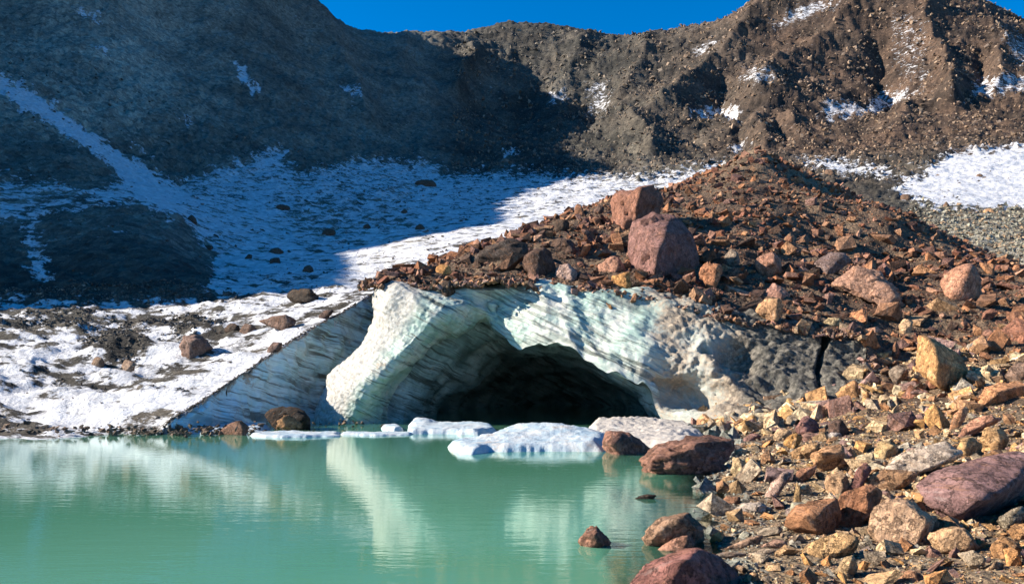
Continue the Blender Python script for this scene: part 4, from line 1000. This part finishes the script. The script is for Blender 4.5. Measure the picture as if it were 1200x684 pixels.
PROTO = {}
def proto(kind, k, sub):
    key = (kind, k, sub)
    if key not in PROTO:
        r = np.random.default_rng(500 + k + (50 if kind == 'slab' else 0))
        V, Fc, _ = hull(random_pts(r, kind == 'slab'))
        # break each flat face once and roughen it a little so that it keeps hard broken edges
        for _ in range(2):
            em = {}; V = list(map(tuple, V)); nf = []
            for t in Fc:
                ix = []
                for i, j in ((t[0], t[1]), (t[1], t[2]), (t[2], t[0])):
                    e = (min(i, j), max(i, j))
                    if e not in em:
                        em[e] = len(V); V.append(tuple((np.array(V[i]) + np.array(V[j])) / 2 * r.uniform(0.965, 1.01)))
                    ix.append(em[e])
                nf += [(t[0], ix[0], ix[2]), (t[1], ix[1], ix[0]), (t[2], ix[2], ix[1]), (ix[0], ix[1], ix[2])]
            V = np.array(V); Fc = np.array(nf)
        PROTO[key] = mesh_np('stone', V, Fc, False); PROTO[key].materials.append(M_ROCK)
    return PROTO[key]

LAND = [t for t in TAKEN if (t[2] - t[0]) > 24 and t[0] > 480]
USED_LABELS = {t[4] for t in TAKEN}
def place_word(x, y, t):
    cx, cy = (t[0] + t[2]) / 2, (t[1] + t[3]) / 2
    dx, dy = (x - cx) / (t[2] - t[0]), (y - cy) / (t[3] - t[1])
    if abs(dx) > abs(dy): return 'left of' if dx < 0 else 'right of'
    return 'above' if dy < 0 else 'below'
SHORT = {}
def short(label):
    w = label.split()
    for stop in ('with', 'on', 'leaning', 'at', 'above', 'behind', 'beside', 'right', 'left', 'lying', 'in', 'cut', 'under', 'below', 'against', 'between', 'tilted', 'of', 'hanging', 'near', 'standing', 'pointing', 'resting', 'alone'):
        if stop in w[2:]: w = w[:w.index(stop, 2)]
    return ' '.join(w)
def scatter_mid(zone, n, poly, fn, lo, hi, seed):
    r = np.random.default_rng(seed); pal = PAL[zone]; made = 0; tries = 0
    xs = [q[0] for q in poly]; ys = [q[1] for q in poly]
    while made < n and tries < 12000:
        tries += 1
        x, y = r.uniform(min(xs), max(xs)), r.uniform(min(ys), max(ys))
        s = lo * (hi / lo) ** (r.random() ** 1.5)
        if poly_sd(np.array([x]), np.array([y]), poly)[0] < 0: continue
        if any(t[0] - s * .18 < x < t[2] + s * .18 and t[1] - s * .15 < y < t[3] + s * .15 for t in TAKEN): continue
        if zone == 'h' and y < 285: s = lo * (0.7 + 0.5 * r.random())
        D = hit(x, y, *fn, 260)
        if D is None: continue
        X, Y = (x - CX) / F * D, D
        if zone == 'h' and not hill_ok(np.array([X]), np.array([Y]))[0]: continue
        Z = float(fn[0](np.array([X]), np.array([Y]))[0])
        if Z < -0.08: continue
        kind = 'slab' if r.random() < 0.42 else 'block'
        cname, c = pal[r.integers(len(pal))]
        me = proto(kind, int(r.integers(14)), 3)
        o = bpy.data.objects.new('stone', me); COL.objects.link(o)
        R = s / F * D * 0.5
        from mathutils import Matrix
        Rm = rot_mats(r, 1, 0.42 if kind == 'slab' else 0.7)[0]
        o.rotation_euler = Matrix(Rm.tolist()).to_euler()
        o.scale = (R, R * r.uniform(0.8, 1.1), R * r.uniform(0.8, 1.2))
        o.location = (X, Y, Z + R * (0.12 if kind == 'slab' else 0.28))
        o.color = (*np.clip(np.array(c) * r.uniform(0.85, 1.15) * np.array([1.05, 0.94, 0.84]), 0, 1), 1)
        ts = sorted(LAND, key=lambda t: math.hypot((t[0] + t[2]) / 2 - x, 1.4 * ((t[1] + t[3]) / 2 - y)))
        shape = 'flat' if kind == 'slab' else 'blocky'
        size = 'small' if s < lo * 1.5 else ('medium' if s < lo * 2.2 else 'larger')
        cand = ['%s %s %s stone %s the %s' % (size, cname, shape, place_word(x, y, t), short(t[4])) for t in ts[:3]]
        cand += ['%s %s %s stone %s the %s and %s the %s' % (size, cname, shape, place_word(x, y, ts[a]), short(ts[a][4]), place_word(x, y, ts[b]), short(ts[b][4])) for a, b in ((0, 1), (0, 2), (1, 2), (0, 3), (1, 3), (2, 3))]
        cand = [q for q in cand if len(q.split()) <= 16]
        lab = next((q for q in cand if q not in USED_LABELS), cand[0])
        USED_LABELS.add(lab)
        tag(o, lab, 'stone', 'medium stones in the rubble')
        TAKEN.append((x - s * .4, y - s * .35, x + s * .4, y + s * .35, lab, D))
        made += 1
HILL_POLY = [(470, 330), (560, 300), (640, 262), (700, 245), (800, 228), (860, 195), (900, 200), (960, 245), (1110, 295), (1200, 325), (1200, 478), (1040, 478), (1010, 405), (850, 370), (760, 346), (600, 334)]
SHORE_POLY = [(840, 600), (845, 560), (875, 510), (1000, 480), (1200, 470), (1200, 684), (850, 684), (835, 640)]
scatter_mid('h', 88, HILL_POLY, (hill_z, 17.0, 95.0), 14, 40, 11)
scatter_mid('s', 92, SHORE_POLY, (shore_z, 4.0, 26.0), 18, 52, 12)

# ------------------------------------------------------------------ fine rubble: too many to count
def low_protos(n, seed):
    r = np.random.default_rng(seed); out = []
    for k in range(n):
        v, f, _ = hull(random_pts(r, k % 2 == 0))
        # outward winding
        c = v.mean(0); nn = np.cross(v[f[:, 1]] - v[f[:, 0]], v[f[:, 2]] - v[f[:, 0]])
        flip = (nn * (v[f[:, 0]] - c)).sum(1) < 0
        f[flip] = f[flip][:, ::-1]
        out.append((v, f))
    return out
LOW = low_protos(26, 77)
def tiny_protos(n, seed):
    r = np.random.default_rng(seed); out = []
    for k in range(n):
        q = r.normal(size=(6, 3)); q[:, :] /= np.linalg.norm(q, axis=1)[:, None]
        q = np.array([[1, 0, 0], [-1, 0, 0], [0, 1, 0], [0, -1, 0], [0, 0, 1], [0, 0, -1]]) * 0.85 + q * 0.4
        v, f, _ = hull(q * np.array([1.0, 0.8, 0.6]))
        c = v.mean(0); nn = np.cross(v[f[:, 1]] - v[f[:, 0]], v[f[:, 2]] - v[f[:, 0]])
        flip = (nn * (v[f[:, 0]] - c)).sum(1) < 0
        f[flip] = f[flip][:, ::-1]
        out.append((v, f))
    return out
TINY = tiny_protos(18, 79)

def clear_of_named(X, Y, Z, s, lim):
    """keep loose stones from lying on top of, or hiding, the named ones"""
    px = X / Y * F + CX; py = py_of(Y, Z); keep = np.ones(len(X), bool)
    for x0, y0, x1, y1, _, D in TAKEN:
        w = 0.10 * (x1 - x0); h = 0.12 * (y1 - y0)
        inside = (px > x0 + w - s * .4) & (px < x1 - w + s * .4) & (py > y0 + h) & (py < y1 + s * .45 - h * .5)
        keep &= ~(inside & (Y < D * 1.12) & (s > lim))
    return keep

def pile(name, X, Y, Z, R, cols, mat, label, tilt=0.5, seed=1, sink=0.2, shapes=None):
    shapes = shapes or LOW
    r = np.random.default_rng(seed); n = len(X)
    M = rot_mats(r, n, tilt); kind = r.integers(len(shapes), size=n)
    sc = r.uniform(0.75, 1.25, (n, 3))
    Vs, Fs, Cs = [], [], []; off = 0
    for k, (v, f) in enumerate(shapes):
        i = np.nonzero(kind == k)[0]
        if not len(i): continue
        q = np.einsum('nij,nvj->nvi', M[i], v[None] * sc[i][:, None, :]) * R[i, None, None]
        q += np.stack([X[i], Y[i], Z[i] + sink * R[i]], -1)[:, None, :]
        Vs.append(q.reshape(-1, 3)); Cs.append(np.repeat(cols[i], len(v), 0))
        Fs.append((f[None] + (off + np.arange(len(i)) * len(v))[:, None, None]).reshape(-1, 3)); off += len(i) * len(v)
    o = link(name, mesh_np(name, np.concatenate(Vs), np.concatenate(Fs), False, {'tint': np.concatenate(Cs)}), mat)
    return tag(o, label, None, None, 'stuff')

def palette(r, pal, n, spread=0.2):
    p = np.array([q[1] for q in pal]); c = p[r.integers(len(p), size=n)]
    return np.clip(c * r.uniform(1 - spread, 1 + spread, (n, 1)), 0, 1)

FLANK = [(890, 176), (955, 200), (1065, 256), (1130, 285), (1112, 298), (1040, 272), (960, 246), (900, 208)]
def rubble():
    r = np.random.default_rng(21)
    # hill
    n = 44000
    a = r.uniform(-0.2, 0.78, n); Y = np.exp(r.uniform(math.log(18), math.log(74), n)); X = a * Y
    ok = hill_ok(X, Y); X, Y = X[ok], Y[ok]
    Z = hill_z(X, Y); px = X / Y * F + CX; py = py_of(Y, Z)
    s = 2.4 * (28 / 2.4) ** (r.random(len(X)) ** 2.5)
    fine = sstep(30, 46, Y) * 0.95 + 0.5 * sstep(395, 440, py) * sstep(1000, 1040, px)
    fine = np.clip(fine + 0.9 * sstep(-6, 6, poly_sd(px, py, FLANK)), 0, 1)
    s = s * (1 - 0.55 * fine) + 0
    kp = clear_of_named(X, Y, Z, s, 4.0); X, Y, Z, s, py = X[kp], Y[kp], Z[kp], s[kp], py[kp]
    c = palette(r, PAL['h'], len(X), 0.32) * (0.76, 0.63, 0.58)
    k = sstep(400, 450, py)[:, None]
    c = c * (1 - k) + palette(r, PAL['s'], len(X), 0.25) * k
    pile('rubble', X, Y, Z, s * Y / F * 0.5, c, M_RUB, 'loose brown rubble covering the moraine hill', 0.55, 31)
    # lip over the ice
    n = 1500
    u = r.uniform(0, len(LIP) - 1.001, n); i = u.astype(int); f = (u - i)[:, None]
    Q = LIP[i] * (1 - f) + LIP[i + 1] * f
    X, Y = Q[:, 0], Q[:, 1] + r.normal(0.15, 0.18, n); Z = hill_z(X, np.maximum(Y, lip_y(X) + 0.1)) - np.maximum(lip_y(X) - Y, 0) * 0.3 - 0.03
    s = 3 * (12 / 3) ** (r.random(n) ** 2)
    pile('lip_rubble', X, Y, Z, s * Y / F * 0.5, palette(r, PAL['h'], n, 0.25), M_RUB, 'stones along the edge of the ice cave roof', 0.7, 33, 0.1)
    # shore
    n = 60000
    a = r.uniform(0.1, 0.76, n); Y = np.exp(r.uniform(math.log(4.8), math.log(24), n)); X = a * Y
    Z = shore_z(X, Y); px = X / Y * F + CX
    ok = (Z > -0.10) & ((Z > 0.0) | (r.random(n) < 0.25)) & (py_of(Y, Z) < 720)
    X, Y, Z = X[ok], Y[ok], Z[ok]
    s = 3.2 * (34 / 3.2) ** (r.random(len(X)) ** 1.75)
    kp = clear_of_named(X, Y, Z, s, 4.0); X, Y, Z, s = X[kp], Y[kp], Z[kp], s[kp]
    c = palette(r, PAL['s'], len(X), 0.3) * 1.08
    wet = (1 - sstep(0.0, 0.16, Z + 0.02 * r.normal(size=len(Z))))[:, None]
    c = c * (1 - wet) + (c.mean(1, keepdims=True) * np.array([0.80, 0.84, 0.72])) * wet
    pile('shore_rubble', X, Y, Z, s * Y / F * 0.5, c, M_RUB, 'loose ochre and grey stones covering the right shore', 0.45, 35)
    # stones on the snow
    n = 26000
    a = r.uniform(-0.75, 0.72, n); Y = np.exp(r.uniform(math.log(21), math.log(210), n)); X = a * Y
    Z, sn, px, py = far_full(X, Y)
    dens = np.where(Y < 58, 0.25, 0.30) * (0.15 + sstep(-0.1, 0.45, fbm2(px / 55, py / 22, 4, 221)))
    dens = np.where(sn < 0.45, 0.55, dens)
    ok = (r.random(n) < dens) & ~((wall_side(X, Y) > -0.1) & (Y < 47)) & (Z > 0.03)
    X, Y, Z, sn = X[ok], Y[ok], Z[ok], sn[ok]
    s = 1.6 * (6.5 / 1.6) ** (r.random(len(X)) ** 3.2)
    c = palette(r, [('', (0.10, 0.085, 0.075)), ('', (0.16, 0.13, 0.11)), ('', (0.22, 0.18, 0.15)), ('', (0.07, 0.065, 0.06))], len(X))
    pile('snow_debris', X, Y, Z, s * Y / F * 0.5, c, M_RUB, 'dark stones scattered over the snow', 0.4, 37, 0.15, TINY)
    # dirt patches on the lower slope
    n = 70000
    a = r.uniform(-0.75, -0.15, n); Y = np.exp(r.uniform(math.log(21), math.log(56), n)); X = a * Y
    Z, sn, px, py = far_full(X, Y)
    ok = (sn < 0.42 + 0.18 * fbm2(px / 20, py / 9, 3, 311)) & (wall_side(X, Y) < -0.1) & (Z > 0.02)
    X, Y, Z = X[ok], Y[ok], Z[ok]
    s = 1.4 * (7 / 1.4) ** (r.random(len(X)) ** 3.6)
    c = palette(r, [('', (0.11, 0.10, 0.09)), ('', (0.17, 0.155, 0.135)), ('', (0.24, 0.21, 0.17)), ('', (0.075, 0.07, 0.065))], len(X))
    pile('slope_debris', X, Y, Z, s * Y / F * 0.5, c, M_RUB, 'grey stones lying in patches on the sunlit snow slope', 0.5, 43, 0.15, TINY)
    # greenish scree beyond the hill on the right
    n = 26000
    a = r.uniform(0.48, 0.78, n); Y = np.exp(r.uniform(math.log(58), math.log(108), n)); X = a * Y
    Z, sn, px, py = far_full(X, Y)
    ok = (poly_sd(px, py, DIRT[8][2]) > -6 + 10 * r.normal(size=n)) & (sn < 0.5)
    X, Y, Z = X[ok], Y[ok], Z[ok]
    c = palette(r, [('', (0.30, 0.30, 0.25)), ('', (0.22, 0.22, 0.18)), ('', (0.40, 0.37, 0.28)), ('', (0.36, 0.26, 0.17)), ('', (0.14, 0.13, 0.11))], len(X))
    pile('scree', X, Y, Z, 1.6 * (8 / 1.6) ** (r.random(len(X)) ** 3.0) * Y / F * 0.5, c, M_RUB, 'greenish scree on the snow beyond the moraine hill', 0.5, 47, 0.2, TINY)
    # dirt rim of the ice cliff
    t = r.uniform(0, len(WALL_TOP) - 1, 900); T = catmull(np.array([at(*q) for q in WALL_TOP]), t)
    X, Y = T[:, 0] - np.abs(r.normal(0, 0.10, 900)), T[:, 1]
    Z = far_full(X, Y)[0]
    pile('rim_grit', X, Y, Z, 1.6 * (5 / 1.6) ** (r.random(900) ** 2.5) * Y / F * 0.5, palette(r, [('', (0.10, 0.085, 0.07)), ('', (0.16, 0.13, 0.10))], 900), M_RUB, 'grit along the top edge of the blue ice cliff', 0.5, 45, 0.2, TINY)
    # dark pebbles along the left waterline
    n = 2600
    px = r.uniform(-30, 450, n); D = r.normal(21.7, 0.5, n) + 0.5 * sstep(200, 320, px) + sstep(300, 420, px) * 3.4; X = (px - CX) / F * D
    Z = np.abs(r.normal(0.05, 0.07, n)); s = 2 + 10 * r.random(n) ** 3
    keep = (r.random(n) < 0.25 + 0.75 * sstep(-0.2, 0.3, fbm2(px / 25, px * 0, 2, 231))) & ((px < 310) | (r.random(n) < 0.10))
    c = palette(r, [('', (0.11, 0.09, 0.07)), ('', (0.17, 0.13, 0.10)), ('', (0.25, 0.18, 0.13))], n)
    pile('waterline_gravel', X[keep], D[keep], Z[keep], (s * D / F * 0.5)[keep], c[keep], M_RUB, 'dark gravel along the left waterline', 0.5, 39, 0.2, TINY)
    # blocks on the sunlit mountain
    n = 60000
    a = r.uniform(-0.08, 0.74, n); Y = np.exp(r.uniform(math.log(120), math.log(560), n)); X = a * Y
    Z, sn, px, py = far_full(X, Y)
    ok = (sn < 0.35) & (py < 215) & (py > -20) & (r.random(n) < 0.35 + 0.5 * sstep(0.0, 0.4, fbm2(px / 40, py / 30, 3, 241)))
    X, Y, Z, px = X[ok], Y[ok], Z[ok], px[ok]
    s = 1.7 * (8.0 / 1.7) ** (r.random(len(X)) ** 3.0)
    w = sstep(600, 900, px)[:, None]
    c = palette(r, [('', (0.15, 0.14, 0.12)), ('', (0.20, 0.18, 0.15)), ('', (0.11, 0.10, 0.09))], len(X)) * (1 - w) + palette(r, [('', (0.28, 0.20, 0.14)), ('', (0.20, 0.14, 0.10)), ('', (0.15, 0.12, 0.10)), ('', (0.34, 0.25, 0.18))], len(X)) * w
    pile('mountain_scree', X, Y, Z, s * Y / F * 0.5, c, M_RUB, 'broken blocks lying on the rocky mountain faces', 0.7, 41, 0.2, TINY)
rubble()

# ------------------------------------------------------------------ floating ice
def floe(name, label, outline, hmax, width, bumps=(), cell=0.045, dirt=0.1, rough=0.05, group='pieces of floating ice', base=-0.12):
    """outline: waterline as photo bearings on the lake plane (px, distance)"""
    P = [((q[0] - CX) / F * q[1], q[1]) for q in outline]
    xs = [q[0] for q in P]; ys = [q[1] for q in P]
    gx = np.arange(min(xs) - .2, max(xs) + .2, cell); gy = np.arange(min(ys) - .2, max(ys) + .2, cell * 1.5)
    X, Y = np.meshgrid(gx, gy)
    sd = poly_sd(X + 0.10 * fbm2(X * 2.2, Y * 2.2, 3, 251), Y + 0.10 * fbm2(X * 2.2 + 9, Y * 2.2, 3, 255), P)
    t = np.clip(sd / width, -0.6, 1)
    Z = np.where(t > 0, hmax * (1 - (1 - np.clip(t, 0, 1)) ** 4.0), t * 0.8)
    for bx, bd, rx, ry, h in bumps:
        x0, y0 = (bx - CX) / F * bd, bd
        Z += h * np.exp(-(((X - x0) / rx) ** 2 + ((Y - y0) / ry) ** 2)) * np.clip(t * 2, 0, 1)
    Z += np.clip(t * 3, 0, 1) * rough * (0.5 * fbm2(X * 1.1, Y * 1.3, 2, 261, 0.5) + 0.45 * fbm2(X * 3.5, Y * 4.5, 4, 265, 0.65))
    V = np.stack([X, Y, np.maximum(Z, base)], -1).reshape(-1, 3); Fc = grid_faces(len(gy), len(gx))
    keep = (sd.ravel()[Fc] > -0.22).any(1)
    dv = np.clip(dirt + 0.25 * fbm2(X * 1.2, Y * 1.2, 3, 271), 0, 1)
    v, f, at_ = compact(V, Fc[keep], {'dirt': dv.ravel()})
    c = np.array([np.mean(xs), np.mean(ys), 0.0])
    o = link(name, mesh_np(name, v - c, f, True, at_), M_FLOE); o.location = c
    return tag(o, label, 'ice floe', group)
floe('ice_floe', 'largest white ice floe with a blue front and a low tongue to the left', [(524, 18.0), (532, 16.6), (552, 15.9), (574, 16.6), (610, 16.6), (660, 16.6), (706, 16.6), (716, 18), (712, 21), (650, 21.8), (600, 20.5), (572, 19.0), (545, 18.6)],
     0.17, 0.45, [(625, 19.3, 1.1, 0.9, 0.27), (668, 18.6, 1.0, 0.9, 0.17), (690, 17.3, 0.6, 0.5, 0.10), (590, 18.0, 0.5, 0.5, 0.10)], dirt=0.22, rough=0.06)
floe('ice_floe', 'brownish stranded ice shelf behind the dark wedge boulder', [(684, 20.5), (720, 18.6), (760, 17.6), (800, 16.8), (822, 17.5), (822, 23), (790, 25.5), (730, 25.5), (690, 23.5)],
     0.18, 0.6, [(705, 22.0, 1.0, 1.0, 0.22), (750, 23.0, 1.2, 1.0, 0.22), (780, 20.0, 1.0, 1.2, 0.12)], dirt=0.80, rough=0.11)
floe('ice_floe', 'long low ice slab floating in the cave mouth', [(478, 21.6), (520, 21.6), (560, 21.2), (584, 22.5), (570, 24.5), (520, 25.0), (480, 25.5)], 0.16, 0.35, [(492, 23.8, 0.5, 0.6, 0.20), (550, 23.5, 0.9, 0.5, 0.06)], dirt=0.10, rough=0.06)
floe('ice_floe', 'thin ice sheet strip left of the long low slab', [(400, 21.4), (440, 20.9), (482, 21.2), (484, 22.0), (440, 22.0), (402, 22.2)], 0.06, 0.25, dirt=0.08, rough=0.03, cell=0.04)
floe('ice_floe', 'small ice lump floating behind the thin strip', [(449, 23.2), (462, 22.7), (472, 23.0), (466, 24.4), (450, 24.2)], 0.14, 0.2, dirt=0.06, rough=0.03, cell=0.03)
floe('ice_floe', 'white ice ledge at the foot of the dark shore boulder', [(294, 20.8), (330, 20.3), (396, 20.7), (398, 22.0), (340, 22.2), (296, 22.2)], 0.07, 0.25, dirt=0.10, rough=0.04, cell=0.04)
floe('ice_floe', 'snowy ice ledge under the blue ice cliff', [(205, 21.8), (250, 21.7), (310, 22.2), (316, 24), (280, 25.5), (230, 23.8)], 0.16, 0.4, dirt=0.10, rough=0.05, cell=0.05)
